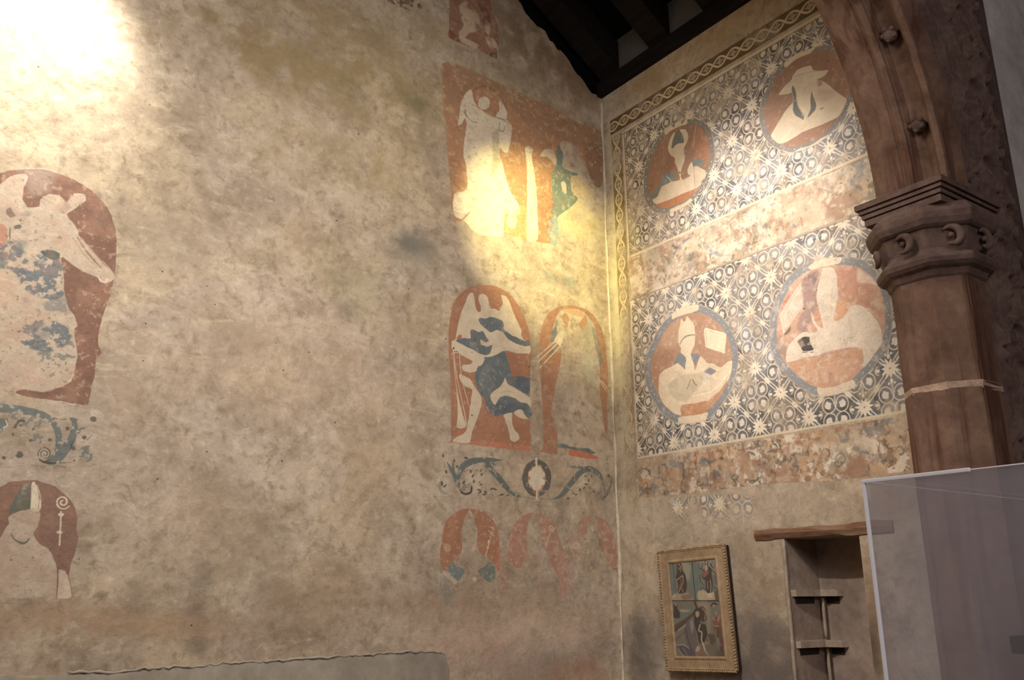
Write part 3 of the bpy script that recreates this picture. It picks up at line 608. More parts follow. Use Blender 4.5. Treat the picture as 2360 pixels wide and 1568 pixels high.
for x, y in ((1045, 1300), (1062, 1325), (1046, 1350), (1035, 1372), (1070, 1372), (970, 1405), (985, 1412), (1080, 1300), (940, 1436), (1185, 1300), (1095, 1395), (1010, 1385)): leaf(m, DARK, x, y, 11, 5, rr.random()*3, z4)
m.mottle(PALE, .75, 30, .58, .68, 8); m.tone(.1, 18, 3); m.done()
# three bishops
m = Mural('B', 'mural_bishop', 'bishop bust with thin cross staff in red arch, leftmost of three in a row', [(190, 620), (214, 500), (222, 420), (252, 335), (312, 268), (375, 238), (440, 230), (515, 243), (580, 275), (632, 324), (668, 386), (684, 450), (688, 520), (700, 560), (704, 640), (725, 700), (752, 780), (752, 920), (700, 960), (500, 980), (300, 985), (215, 975), (190, 850)], z6, h=.0025)
m.fill(REDB, [(215, 600), (228, 500), (235, 420), (265, 340), (320, 280), (380, 250), (440, 243), (430, 280), (410, 310), (390, 370), (375, 430), (380, 480), (388, 530), (375, 590), (330, 640), (310, 660), (270, 722), (225, 702)])
m.fill(REDB, [(440, 243), (510, 255), (570, 285), (620, 330), (655, 390), (668, 450), (672, 520), (692, 562), (690, 620), (680, 700), (665, 730), (640, 680), (600, 640), (565, 620), (530, 590), (505, 550), (498, 500), (505, 440), (495, 370), (475, 300), (450, 262)])
m.fill(RED, [(640, 680), (690, 640), (740, 760), (742, 900), (690, 930), (665, 840), (650, 740)], .35, .02)
m.line(PALE2, [(565, 618), (590, 520), (608, 455), (628, 385)], [.005, .006, .004, .004]); m.line(PALE2, [(588, 412), (632, 458)], .004); m.line(PALE2, [(606, 384), (638, 408)], .004); m.oval(PALE2, 592, 500, 9, 14); m.line(PALE2, [(575, 540), (590, 548)], .005)
m.oval((196, 150, 116), 272, 548, 30, 36, .8, nz=(40, .35, .5))
m.fill((96, 122, 124), [(275, 712), (290, 680), (310, 655), (350, 690), (405, 715), (390, 765), (350, 805), (310, 772), (285, 738)], .85); m.fill((96, 112, 108), [(505, 720), (560, 690), (600, 655), (640, 700), (640, 790), (600, 817), (550, 785), (520, 750)], .85)
m.fill((120, 124, 116), [(235, 760), (310, 800), (315, 965), (235, 965), (208, 860)], .55, .015); m.fill((206, 184, 158), [(230, 725), (270, 735), (345, 800), (330, 830), (250, 760)], .6)
m.oval((170, 140, 112), 485, 790, 26, 30, .5); m.oval(PALE2, 483, 790, 14, 16, .6); m.line((140, 92, 76), [(450, 860), (480, 870), (515, 868)], .010, .5); m.line((120, 96, 76), [(505, 870), (495, 930)], .004, .6)
m.fill((170, 140, 116), [(390, 700), (440, 715), (500, 705), (480, 740), (410, 730)], .4, .01); m.line((110, 84, 66), [(655, 830), (680, 880), (690, 930)], .004, .5)
m.mottle((200, 180, 152), .6, 40, .60, .68, 5); m.mottle((200, 150, 118), .3, 12, .5, .7, 8); m.tone(.1, 14, 3); m.done()
m = Mural('B', 'mural_bishop', 'faint painted bishop in red arch holding a crozier, middle of the row of three', [(724, 620), (730, 520), (752, 425), (790, 342), (845, 288), (900, 264), (945, 258), (1006, 272), (1070, 308), (1114, 362), (1138, 420), (1160, 500), (1184, 560), (1222, 600), (1252, 660), (1262, 740), (1254, 880), (1210, 960), (1000, 970), (800, 960), (752, 900), (762, 700), (730, 660)], z6, h=.0025)
m.fill(RED, [(738, 600), (745, 520), (765, 430), (800, 350), (850, 300), (900, 278), (940, 272), (925, 300), (900, 340), (888, 400), (880, 480), (890, 570), (870, 640), (840, 700), (825, 712), (790, 690), (755, 670), (740, 640)])
m.fill(RED, [(940, 272), (1000, 285), (1060, 320), (1100, 370), (1125, 430), (1145, 500), (1170, 560), (1200, 600), (1215, 660), (1200, 760), (1180, 900), (1150, 920), (1140, 860), (1110, 750), (1070, 660), (1045, 600), (1030, 560), (1000, 520), (1000, 440), (990, 360), (970, 310)], .9)
m.fill(PINK, [(1120, 560), (1200, 600), (1240, 660), (1250, 720), (1240, 860), (1200, 930), (1150, 920), (1130, 800)], .65, .02)
m.spiral((214, 186, 156), 1075, 392, 26, 1.4, .006); m.line((200, 164, 134), [(1068, 418), (1050, 480), (1030, 545)], .012, .8)
m.line((128, 96, 78), [(1032, 600), (1012, 700), (990, 900)], .003, .8); m.fill((178, 144, 114), [(880, 590), (1010, 590), (1020, 700), (990, 960), (900, 960), (860, 800)], .4, .03, nz=(8, .3, .6)); m.oval((150, 116, 90), 930, 690, 34, 24, .4, soft=.01)
m.mottle((204, 178, 148), .7, 34, .57, .66, 5); m.mottle((120, 90, 74), .4, 50, .64, .7, 7); m.tone(.1, 14, 3); m.done()
m = Mural('B', 'mural_bishop', 'badly worn painted bishop arch beside the corner, rightmost of the row of three', [(1205, 480), (1262, 360), (1300, 314), (1350, 292), (1400, 284), (1456, 296), (1512, 330), (1556, 396), (1580, 460), (1596, 550), (1606, 650), (1594, 760), (1560, 850), (1420, 900), (1262, 880), (1276, 740), (1266, 660), (1230, 600), (1205, 570)], z6, h=.0025)
m.fill(RED, [(1280, 360), (1310, 325), (1350, 305), (1400, 298), (1372, 330), (1350, 380), (1350, 440), (1320, 450), (1290, 430)], .8)
m.fill(RED, [(1400, 298), (1450, 310), (1500, 340), (1540, 400), (1560, 460), (1578, 550), (1590, 640), (1560, 722), (1520, 670), (1480, 600), (1450, 560), (1465, 500), (1455, 440), (1430, 400), (1430, 340)], .85)
m.fill(PINK, [(1220, 470), (1300, 430), (1340, 470), (1320, 560), (1290, 650), (1275, 740), (1240, 640), (1215, 570)], .6, .03); m.fill((214, 188, 156), [(1205, 505), (1300, 510), (1290, 555), (1215, 550)], .6, .006, nz=(50, .4, .5))
m.fill((100, 104, 96), [(1330, 510), (1350, 540), (1330, 640), (1300, 620), (1325, 560)], .6, .01, nz=(50, .4, .55)); m.oval((100, 100, 90), 1415, 440, 22, 34, .7, nz=(90, .45, .55)); m.fill((120, 86, 72), [(1440, 480), (1480, 500), (1450, 620)], .6, .01, nz=(40, .4, .6))
m.fill((150, 132, 116), [(1280, 700), (1400, 640), (1500, 700), (1540, 800), (1380, 880), (1280, 860)], .45, .03, nz=(10, .3, .6)); m.line((80, 66, 56), [(1490, 735), (1550, 715), (1590, 700)], .002)
m.mottle((206, 178, 146), .75, 26, .5, .64, 15); m.tone(.12, 14, 3); m.done()
# upper painting near the roof
m = Mural('B', 'painted_scene', 'large orange-red mural high by the corner with pale winged figure and blue cloak', [(172, 372), (300, 388), (402, 428), (522, 488), (702, 570), (862, 640), (1005, 726), (1160, 790), (1176, 900), (1168, 1060), (1150, 1140), (1100, 1150), (1050, 1180), (1040, 1220), (980, 1270), (910, 1310), (892, 1400), (876, 1490), (840, 1494), (760, 1480), (640, 1460), (540, 1430), (420, 1420), (300, 1360), (215, 1330), (205, 1180), (196, 1000), (186, 800), (176, 600)], z5, h=.0028)
OR = (172, 122, 84); ORB = (138, 104, 78)
m.fill(OR, [(183, 385), (300, 400), (400, 445), (520, 500), (700, 585), (860, 655), (1000, 742), (1150, 800), (1165, 900), (1155, 1050), (1140, 1120), (1110, 1130), (1075, 1080), (1040, 990), (1000, 900), (960, 860), (900, 850), (880, 940), (858, 1060), (845, 1200), (845, 1450), (800, 1465), (690, 1440), (560, 1405), (530, 1300), (400, 1200), (330, 1290), (290, 1335), (250, 1320), (236, 1240), (228, 1100), (214, 950), (206, 770), (200, 720), (190, 690)])
m.fill(ORB, [(183, 385), (300, 400), (400, 445), (520, 500), (700, 585), (860, 655), (1000, 742), (1150, 800), (1160, 880), (1000, 880), (860, 830), (700, 760), (600, 640), (500, 560), (380, 520), (300, 600), (200, 640)], .55, .03)
m.fill((128, 96, 70), [(1040, 880), (1150, 850), (1155, 1050), (1135, 1125), (1100, 1120), (1060, 1030)], .7, .012)
m.line((140, 92, 58), [(345, 590), (370, 545), (420, 520), (480, 535), (530, 580), (560, 640)], .012, .7)
m.fill(PALE2, [(275, 755), (285, 690), (290, 630), (310, 580), (345, 540), (360, 545), (365, 590), (378, 620), (400, 650), (450, 688), (500, 712), (505, 690), (525, 665), (518, 620), (530, 608), (550, 630), (572, 680), (570, 722), (600, 755), (595, 830), (575, 918), (550, 915), (530, 890), (525, 930), (545, 990), (560, 1060), (590, 1150), (640, 1230), (652, 1290), (600, 1300), (560, 1290), (550, 1400), (540, 1430), (400, 1420), (310, 1330), (240, 1290), (250, 1170), (330, 1140), (325, 1000), (308, 940), (312, 860), (328, 750), (316, 712), (298, 745)])
m.oval(PALE2, 432, 622, 36, 40, .95); m.oval((232, 214, 180), 300, 1228, 54, 62, 1); m.line(OR, [(248, 1150), (238, 1230), (252, 1300), (290, 1330), (345, 1280)], [.02, .016, .014, .014, .010], .85)
m.line((150, 112, 74), [(370, 632), (480, 692), (600, 750), (655, 800)], .005, .9); m.line((214, 190, 150), [(375, 640), (480, 700), (590, 752)], .004, .9)
m.line((70, 64, 56), [(318, 660), (322, 690), (340, 715), (365, 735), (392, 738)], [.006, .006, .005, .004, .002]); m.line((70, 64, 56), [(296, 690), (302, 694)], .005); m.line((84, 78, 62), [(528, 745), (524, 780), (548, 790), (560, 760)], .005, .9); m.line((84, 78, 62), [(505, 712), (540, 715), (575, 722)], .004, .7)
m.fill((150, 142, 112), [(480, 800), (520, 780), (522, 850), (535, 960), (500, 1040), (476, 1050), (484, 920)], .6, .012)
m.fill(PALE2, [(680, 880), (726, 893), (720, 950), (738, 1050), (750, 1200), (757, 1440), (685, 1440), (692, 1200), (690, 1000), (682, 930)]); m.line((150, 104, 70), [(678, 878), (700, 890), (728, 895)], .004)
m.fill(PALE, [(765, 940), (800, 898), (840, 905), (872, 960), (862, 992), (820, 950), (790, 945)]); m.fill((196, 160, 112), [(800, 900), (850, 905), (870, 960), (840, 930)], .6)
m.fill((198, 150, 92), [(556, 1260), (610, 1290), (640, 1240), (690, 1250), (690, 1440), (556, 1400)], .6, .02); m.oval(PALE2, 600, 1330, 30, 50, .8, soft=.01)
m.fill((104, 122, 112), [(872, 870), (905, 918), (900, 1000), (950, 1030), (1000, 1050), (965, 1080), (958, 1130), (1000, 1190), (965, 1240), (900, 1287), (872, 1320), (882, 1400), (865, 1478), (843, 1476), (818, 1390), (830, 1320), (845, 1200), (838, 1060), (868, 990)]); m.fill((138, 152, 152), [(830, 1320), (870, 1300), (882, 1400), (865, 1478), (843, 1476), (818, 1390)], .8, .01)
m.fill(PALE, [(895, 1100), (915, 1092), (930, 1120), (925, 1170), (905, 1150)]); m.line((84, 96, 84), [(880, 880), (905, 930), (900, 980)], .01, .6, soft=.01)
m.fill((196, 172, 132), [(960, 1060), (1010, 1062), (1060, 1120), (1100, 1150), (1040, 1200), (1000, 1195), (960, 1150), (955, 1100)])
m.fill((150, 84, 62), [(770, 1130), (850, 1170), (850, 1400), (800, 1400), (760, 1250)], .5, .02, nz=(40, .45, .6))
m.mottle((150, 80, 60), .35, 14, .55, .7, 25); m.mottle((206, 180, 134), .6, 24, .56, .66, 5); m.mottle((100, 72, 52), .5, 40, .64, .70, 7); m.tone(.12, 9, 4); m.done()
# fragment above it
m = Mural('B', 'mural_fragment', 'dark red painted fragment high under the roof line above the orange mural', [(216, -30), (216, 120), (212, 232), (280, 264), (400, 312), (515, 368), (536, 250), (528, 150), (492, 50), (470, -30)], z5, h=.0035, smooth=False)
m.fill((140, 92, 70), [(224, -30), (222, 120), (220, 226), (280, 256), (400, 302), (508, 356), (524, 250), (520, 160), (480, 50), (460, -30)], .95, smooth=False)
for P in ([(285, 30), (330, 10), (400, 90), (410, 180), (340, 200), (310, 240), (280, 200), (310, 150), (290, 90)], [(440, 110), (470, 150), (465, 210), (440, 190)], [(440, 220), (490, 230), (520, 300), (470, 300)], [(285, 215), (400, 270), (400, 300), (300, 255)]): m.fill((196, 170, 138), P, .85, .01, nz=(14, .3, .5))
m.fill((110, 58, 42), [(400, 20), (450, 60), (480, 140), (440, 150), (410, 100)], .7, .02, nz=(16, .35, .5)); m.fill((120, 66, 44), [(222, 180), (280, 225), (280, 256), (222, 226)], .8)
m.fill((88, 60, 48), [(440, 320), (508, 356), (510, 320)], .7); m.mottle((180, 154, 124), .6, 26, .52, .66, 3); m.tone(.14, 12, 9); m.done()
m = Mural('B', 'mural_fragment', 'scrap of patterned painted border at the very top edge above the bare wall', [(870, -14), (884, 2), (905, 14), (940, 28), (968, 30), (978, 16), (950, -14)], Q, h=.003, smooth=False)
m.fill((120, 96, 70), [(874, -14), (886, 0), (905, 10), (940, 24), (966, 26), (974, 16), (950, -14)], .9, smooth=False, nz=(26, .40, .5))
m.mottle((60, 48, 36), .9, 40, .52, .58, 4); m.done()
# large mural at the left edge
m = Mural('B', 'mural_niche', 'large arched mural with pale draped figure on dark red ground and worn blue garment', [(-70, 200), (-70, 130), (0, 115), (60, 98), (150, 88), (255, 92), (345, 112), (438, 148), (520, 194), (592, 250), (646, 314), (678, 378), (700, 440), (710, 520), (708, 600), (700, 700), (690, 780), (662, 890), (628, 980), (610, 1060), (604, 1130), (622, 1190), (588, 1250), (578, 1340), (556, 1410), (538, 1516), (430, 1508), (350, 1492), (200, 1480), (-70, 1450)], z7, h=.0026, off=.0005)
m.fill((120, 84, 68), [(-70, 140), (0, 128), (60, 112), (150, 102), (250, 106), (340, 126), (430, 162), (510, 207), (580, 262), (630, 322), (662, 382), (682, 440), (692, 520), (690, 600), (682, 690), (672, 770), (645, 880), (610, 970), (590, 1050), (580, 1130), (602, 1190), (570, 1240), (560, 1330), (540, 1400), (520, 1500), (430, 1490), (350, 1475), (200, 1460), (90, 1430), (130, 1410), (260, 1425), (340, 1400), (420, 1360), (440, 1280), (300, 1200), (-70, 1000)])
m.fill((180, 160, 136), [(-70, 210), (0, 195), (60, 148), (140, 128), (168, 150), (142, 210), (135, 280), (165, 330), (230, 325), (240, 280), (290, 250), (350, 260), (388, 297), (400, 290), (430, 255), (490, 250), (510, 285), (490, 302), (455, 330), (398, 370), (430, 420), (466, 470), (470, 500), (560, 600), (650, 690), (680, 740), (660, 765), (635, 775), (600, 770), (580, 745), (500, 710), (430, 670), (375, 625), (360, 640), (378, 740), (383, 850), (408, 930), (438, 970), (458, 1030), (440, 1060), (458, 1200), (440, 1300), (380, 1385), (260, 1418), (90, 1402), (-70, 1420)])
m.fill((160, 122, 100), [(350, 300), (400, 290), (420, 330), (380, 370), (330, 330)], .5, .008); m.oval((186, 158, 132), 320, 300, 60, 40, .5, soft=.015); m.oval((170, 136, 110), 335, 530, 34, 24, .5, soft=.01)
m.line((140, 98, 78), [(458, 505), (520, 600), (600, 690)], [.004, .009, .006]); m.line((150, 106, 86), [(480, 505), (560, 600), (640, 690)], [.003, .006, .004]); m.line((150, 106, 86), [(440, 520), (500, 610), (570, 680)], [.002, .005, .003], .7)
m.line((222, 200, 172), [(585, 745), (596, 768), (625, 774), (636, 755)], .005); m.line(PALE2, [(440, 250), (500, 256), (500, 290)], .005, .7); m.line((120, 88, 72), [(385, 212), (410, 232)], .004)
BL = (92, 102, 108)
m.fill(BL, [(-70, 560), (0, 568), (60, 525), (120, 540), (150, 600), (230, 610), (250, 600), (330, 600), (350, 640), (375, 700), (380, 850), (300, 880), (200, 850), (130, 800), (90, 720), (40, 690), (0, 700), (-70, 720)], .95, .01, nz=(38, .42, .50, 4))
m.fill((74, 86, 84), [(240, 590), (300, 582), (355, 602), (350, 630), (310, 640), (260, 615)]); m.fill((84, 92, 96), [(-70, 620), (0, 590), (50, 600), (40, 680), (0, 700), (-70, 700)], .8, .01, nz=(22, .3, .4))
m.fill(BL, [(95, 1080), (170, 1010), (240, 960), (330, 1000), (430, 1060), (400, 1140), (280, 1190), (150, 1155)], .95, .01, nz=(40, .45, .52, 6)); m.fill((100, 106, 112), [(180, 1040), (260, 1020), (330, 1060), (280, 1120), (200, 1110)], .5, .03)
m.fill(BL, [(220, 900), (380, 860), (410, 930), (430, 1020), (330, 1000), (230, 960)], .6, .02, nz=(20, .48, .56, 9)); m.fill(BL, [(0, 900), (200, 860), (220, 960), (60, 1040)], .3, .02, nz=(24, .56, .62, 2))
m.fill((100, 110, 104), [(220, 1190), (430, 1120), (440, 1280), (300, 1310)], .8, .01, nz=(44, .55, .62, 3)); m.fill((120, 126, 118), [(100, 380), (180, 360), (160, 560), (60, 560), (50, 440)], .6, .02, nz=(26, .5, .56, 9))
for P in ([(38, 345), (60, 330), (72, 350), (92, 380), (60, 392), (40, 370)], [(80, 440), (120, 430), (130, 450), (90, 462)], [(110, 398), (130, 402), (120, 412)], [(66, 440), (60, 520), (52, 470)]): m.fill((90, 88, 80), P, .9)
m.fill((170, 106, 84), [(-70, 430), (20, 430), (44, 460), (40, 525), (0, 566), (-70, 560)], .8); m.fill((196, 150, 122), [(-70, 700), (40, 720), (100, 800), (60, 900), (-70, 950)], .4, .03)
m.fill((206, 190, 170), [(90, 92), (250, 96), (330, 130), (280, 240), (180, 250), (150, 150)], .28, .04)
m.mottle((186, 130, 104), .35, 8, .45, .65, 8); m.mottle((206, 176, 146), .5, 30, .60, .68, 5); m.mottle((84, 66, 54), .8, 44, .69, .72, 7); m.tone(.1, 9, 4); m.done()
m = Mural('B', 'mural_frieze', 'dark green painted scroll frieze with dots under the large arched mural', [(-70, 60), (100, 74), (240, 96), (330, 120), (500, 118), (545, 150), (530, 260), (520, 400), (400, 416), (200, 408), (-70, 400)], z8, h=.0026)
G2 = (92, 102, 100); m.wscale = 2.1
m.line(G2, [(-70, 90), (0, 96), (120, 108), (220, 130), (280, 168), (312, 220), (318, 280), (300, 340)], [.02, .020, .018, .016, .014, .014, .014, .006], .95)
m.line(G2, [(400, 160), (404, 200), (390, 262), (350, 320), (300, 372), (258, 388)], [.010, .013, .018, .022, .024, .012], .95); m.line(G2, [(408, 236), (446, 208), (500, 196)], [.010, .007, .002]); m.line(G2, [(385, 155), (400, 175), (412, 160)], .006)
m.line(DARK, [(210, 376), (250, 392), (310, 394), (400, 390)], [.004, .006, .004, .001]); m.spiral(DARK, 242, 344, 42, 2.4, .0048, 1, .8); m.line(DARK, [(290, 150), (330, 158), (356, 156)], .004); m.line(DARK, [(376, 330), (396, 270), (430, 225)], .003)
m.fill(G2, [(-70, 150), (0, 152), (44, 150), (40, 190), (10, 225), (-70, 235)], .9)
for x, y, r_ in ((505, 156, 18), (365, 206, 12), (455, 256, 13), (397, 316, 13), (104, 348, 22), (166, 272, 10), (126, 230, 14), (70, 238, 8), (270, 268, 9), (403, 380, 9), (110, 190, 8), (180, 210, 8), (60, 360, 12), (20, 365, 12)): m.oval(DARK, x, y, r_, r_*.85, .8)
m.fill(G2, [(440, 310), (490, 300), (510, 350), (480, 390), (430, 370)], .8, nz=(40, .45, .52)); m.fill(G2, [(60, 120), (240, 140), (280, 240), (200, 300), (80, 280)], .7, nz=(40, .55, .6)); m.line(DARK, [(80, 200), (100, 170), (130, 165)], .006, .8); m.line(DARK, [(470, 270), (500, 240)], .003)
m.line((222, 206, 182), [(30, 160), (40, 190), (20, 200)], .004); m.mottle(PALE, .8, 30, .57, .66, 8); m.tone(.1, 18, 3); m.done()
m = Mural('B', 'mural_bishop', 'painted mitred bishop bust with spiral crozier on brown-red arch at the left edge', [(-70, 500), (0, 502), (60, 480), (130, 470), (205, 472), (280, 496), (342, 532), (390, 580), (420, 636), (434, 700), (432, 760), (442, 800), (420, 890), (398, 960), (410, 1080), (400, 1150), (300, 1150), (-70, 1120)], z8, h=.0026)
m.fill((132, 96, 80), [(-70, 520), (0, 520), (60, 496), (130, 487), (200, 488), (272, 511), (332, 546), (377, 591), (407, 641), (420, 700), (416, 760), (426, 800), (405, 880), (385, 940), (370, 996), (340, 975), (310, 965), (290, 920), (200, 860), (-70, 900)])
m.fill((184, 164, 140), [(-70, 840), (0, 800), (30, 750), (48, 720), (45, 690), (75, 660), (105, 648), (160, 640), (212, 655), (217, 690), (200, 740), (180, 778), (212, 830), (262, 858), (292, 920), (304, 962), (300, 1110), (-70, 1110)])
m.fill((84, 96, 84), [(100, 540), (130, 505), (160, 510), (165, 560), (163, 640), (120, 650), (60, 672), (54, 640), (80, 590)]); m.fill((150, 148, 138), [(125, 510), (158, 508), (150, 560), (115, 560)], .6, nz=(60, .4, .5)); m.fill(PALE2, [(174, 502), (188, 500), (208, 560), (224, 620), (205, 655), (165, 650), (170, 560)])
m.line((120, 110, 92), [(198, 510), (212, 570), (208, 640)], .003); m.line(PALE2, [(200, 515), (222, 590), (212, 640)], .003); m.line((90, 100, 84), [(58, 772), (80, 808), (120, 828), (148, 818), (158, 798)], [.002, .005, .010, .007, .003])
m.spiral(PALE2, 340, 605, 40, 1.7, .0062, 1, .6); m.line(PALE2, [(330, 655), (327, 740), (322, 838)], [.006, .006, .007]); m.oval(PALE2, 329, 672, 16, 9); m.fill(PALE2, [(304, 768), (320, 758), (342, 770), (322, 782)])
m.fill((206, 184, 156), [(316, 985), (345, 975), (376, 1030), (384, 1120), (330, 1125), (312, 1120)]); m.line((104, 76, 60), [(313, 960), (312, 1040), (305, 1132)], [.004, .005, .002]); m.line((110, 82, 66), [(366, 985), (378, 1040), (388, 1082)], .003)
m.mottle((160, 112, 92), .35, 10, .45, .65, 8); m.mottle((84, 66, 54), .7, 50, .70, .73, 7); m.tone(.08, 12, 4); m.done()

# ------------------------------------------------------------------ murals of the right wall
def ornament(S, Z, s0, z0, ds=.1725, dz=.177, wob=1.):
    """pale line work of the textile pattern: 1 where pale, 0 where ground"""
    S = S+(fbm(S, Z, 7, 41, 2)-.5)*.010*wob; Z = Z+(fbm(S, Z, 7, 45, 2)-.5)*.010*wob
    h = .0034
    def cv(d): return np.clip(.5-d/h, 0, 1)
    u = (S-s0)/ds; v = (Z-z0)/dz
    p = (u+v)/2; q = (u-v)/2                          # stars at integer p, q
    pi, qi = np.round(p), np.round(q); lp = p-pi; lq = q-qi
    su = (lp+lq)*ds; sv = (lp-lq)*dz                   # metres from the nearest star
    rs = np.hypot(su, sv); th = np.arctan2(sv, su); hsh = _tab[(pi.astype(int)*7) % 256, (qi.astype(int)*13) % 256]
    tri = np.abs(np.mod(th*11/(2*math.pi)+hsh*3, 1)-.5)*2; star = cv(rs-(.030+.030*tri**1.25*(.85+.22*np.cos(3*th+hsh*9))))
    hole = cv(rs-.0055)
    # rods along both diagonals
    L = math.hypot(ds, dz)
    rods = 0; buds = 0
    for a, b in ((lp, lq), (lq, lp)):
        along = np.abs(a)*L; across = np.abs(b)*2*ds*dz*2/L/1.0*.5
        ok = along < L*.51
        rods = np.maximum(rods, np.maximum(cv(np.abs(across-.0085)-.0028), 0)*ok*(rs > .04)*(np.abs(b) < .2)*(along < L*.5-.012))
        buds = np.maximum(buds, cv(np.hypot((along-L*.5)*.6, across)-.015)*(np.abs(b) < .3))
    # cells between stars
    cp, cq = np.floor(p)+.5, np.floor(q)+.5; mp = p-cp; mq = q-cq
    x = (mp+mq)*ds; y = (mp-mq)*dz
    hs = _tab[(np.floor(p).astype(int)*11+3) % 256, (np.floor(q).astype(int)*5+9) % 256]
    ring = 0; disc = 0
    for sx in (-1, 1):
        for sy_ in (-1, 1):
            r_ = np.hypot((x-sx*.042)*1.1, (y-sy_*.047))
            a_ = np.arctan2((y-sy_*.047)*sy_, (x-sx*.042)*sx)
            rr_ = .0435*(1-.16*(a_/math.pi))
            ring = np.maximum(ring, cv(np.abs(r_-rr_)-.0027))
            disc = np.maximum(disc, cv(np.hypot(x-sx*(.042+.005), y-sy_*(.047-.004))-.021+.003*np.sin(a_*4)))
            disc = disc*(1-cv(np.abs(r_-.029)-.003))
    stem = cv(np.abs(np.abs(x)-.004)-.0018)*(np.abs(y) < .10)*(np.abs(y) > .03)
    fl = 0
    for sy_ in (-1, 1):
        fl = np.maximum(fl, cv(np.hypot(x*1.1, (y-sy_*.112)*.8)-.010))
        for sx in (-1, 1): fl = np.maximum(fl, cv(np.hypot((x-sx*.017)*1.0, (y-sy_*.100)*1.0)-.0065))
    for sx in (-1, 1): fl = np.maximum(fl, cv(np.hypot((x-sx*.100)*.7, y)-.009)); fl = np.maximum(fl, cv(np.abs(np.hypot(x-sx*.108, y)-.022)-.002)*(np.abs(x) < .105))
    pale = np.maximum.reduce([star, rods, buds, ring, disc, stem, fl])
    return pale, hole, disc
GR_LO = np.array([srgb((116, 116, 117)), srgb((148, 144, 142)), srgb((104, 102, 92))])
def ground_col(S, Z, seed=1):
    a = sstep(.3, .7, fbm(S, Z, 4, seed+30, 4))[..., None]; b = sstep(.45, .75, fbm(S, Z, 6, seed+50, 4))[..., None]
    c = GR_LO[0]*(1-a)+GR_LO[1]*a
    return c*(1-b*.6)+srgb((120, 100, 82))*b*.6
def panel_fill(m, s0, z0, seed=1, fade=.35):
    pale, hole, disc = ornament(m.S, m.Z, s0, z0)
    g = ground_col(m.S, m.Z, seed)
    # strip by the corner has lost its blue: browner ground
    br = sstep(4.0, 4.32, m.S)[..., None]; g = g*(1-br*.7)+srgb((124, 108, 78))*br*.7
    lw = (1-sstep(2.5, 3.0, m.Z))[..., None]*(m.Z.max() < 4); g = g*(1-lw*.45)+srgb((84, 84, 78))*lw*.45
    dk = sstep(.56, .66, fbm(m.S, m.Z, 16, seed+90, 4))[..., None]*.6; g = g*(1-dk)+srgb((74, 72, 68))*dk
    tp = sstep(4.55, 5.0, m.Z)[..., None]; g = g*(1-tp*.6)+srgb((92, 80, 62))*tp*.6
    P = np.broadcast_to(srgb((214, 199, 176)), g.shape); Dc = srgb((206, 194, 178))
    colr = g*(1-pale[..., None])+P*pale[..., None]; colr = np.where((disc > .5)[..., None], Dc*1.0, colr)
    colr = colr*(1-hole[..., None]*.8)+srgb((130, 96, 62))*hole[..., None]*.8
    al = 1-fade*sstep(.45, .68, fbm(m.S, m.Z, 3.4, seed+70, 4)) - .5*sstep(.56, .68, fbm(m.S, m.Z, 13, seed+80, 4))
    m.rgb[:] = colr; m.a[:] = np.clip(al, 0, 1)
def guilloche(t, w_, W, P):
    h = .0034
    cv = lambda d: np.clip(.5-d/h, 0, 1)
    t = t+(fbm(t, w_, 9, 3, 2)-.5)*.008
    A = W*.30
    a = cv(np.abs(w_-A*np.sin(math.pi*t/P))/np.sqrt(1+(A*math.pi/P*np.cos(math.pi*t/P))**2)-.0068); b = cv(np.abs(w_+A*np.sin(math.pi*t/P))/np.sqrt(1+(A*math.pi/P*np.cos(math.pi*t/P))**2)-.0068)
    c = (np.mod(t, P)-P/2)
    d = cv(np.abs(np.abs(c)-.0)-.0022)*(np.abs(w_) < A*.8); e = cv(np.abs(w_)-.0022)*(np.abs(c) < P*.32)
    f = cv(np.abs(np.hypot(c, w_)-A*.45)-.002)
    edge = cv(W/2-.012-np.abs(w_))*0
    return np.maximum.reduce([a, b, d, e, f])
# top border
m = Mural('S', 'painted_border', 'pale interlace border painted on dark ground along the top of the right wall', [(4.462, 5.112), (2.2, 5.112), (2.2, 4.962), (4.462, 4.962)], None, h=.0032, smooth=False) if False else None
class PlaneMural(Mural):
    """outline given directly in wall metres"""
    def __init__(s, w, name, label, pts, **k):
        global to_plane; keep = to_plane
        to_plane = lambda w_, p, tf: np.array(p, float)
        try: Mural.__init__(s, w, name, label, pts, None, **k)
        finally: to_plane = keep
        s.tf = (0, 0, 1)
m = PlaneMural('S', 'painted_border', 'pale interlace border painted on dark ground along the top of the right wall', [(4.462, 5.112), (2.2, 5.112), (2.2, 4.958), (4.462, 4.958)], h=.0032, smooth=False, wob=.002)
W_ = .118; wc = m.Z-5.040
p_ = guilloche(m.S, wc, W_, .118)
inn = np.clip(.5-(np.abs(wc)-W_/2)/.003, 0, 1); fr = np.clip(.5-(np.abs(np.abs(wc)-W_/2)-.003)/.003, 0, 1)
c = srgb((104, 86, 60))*(1-p_[..., None])+srgb((206, 184, 150))*p_[..., None]; c = c*(1-fr[..., None])+srgb((92, 72, 52))*fr[..., None]
m.rgb[:] = c; m.a[:] = np.maximum(inn*(1-.45*sstep(.5, .68, fbm(m.S, m.Z, 8, 5))), fr*.9); m.done()
m = PlaneMural('S', 'painted_border', 'worn upright interlace border painted down the right wall beside the corner', [(4.462, 4.950), (4.338, 4.950), (4.338, 2.15), (4.462, 2.15)], h=.0032, smooth=False, wob=.002)
wc = m.S-4.398
p_ = guilloche(m.Z, wc, .105, .128); p_ = np.maximum(p_, np.clip(.5-(np.abs(np.hypot(np.mod(m.Z, .128)-.064, wc)-.036)-.004)/.003, 0, 1))
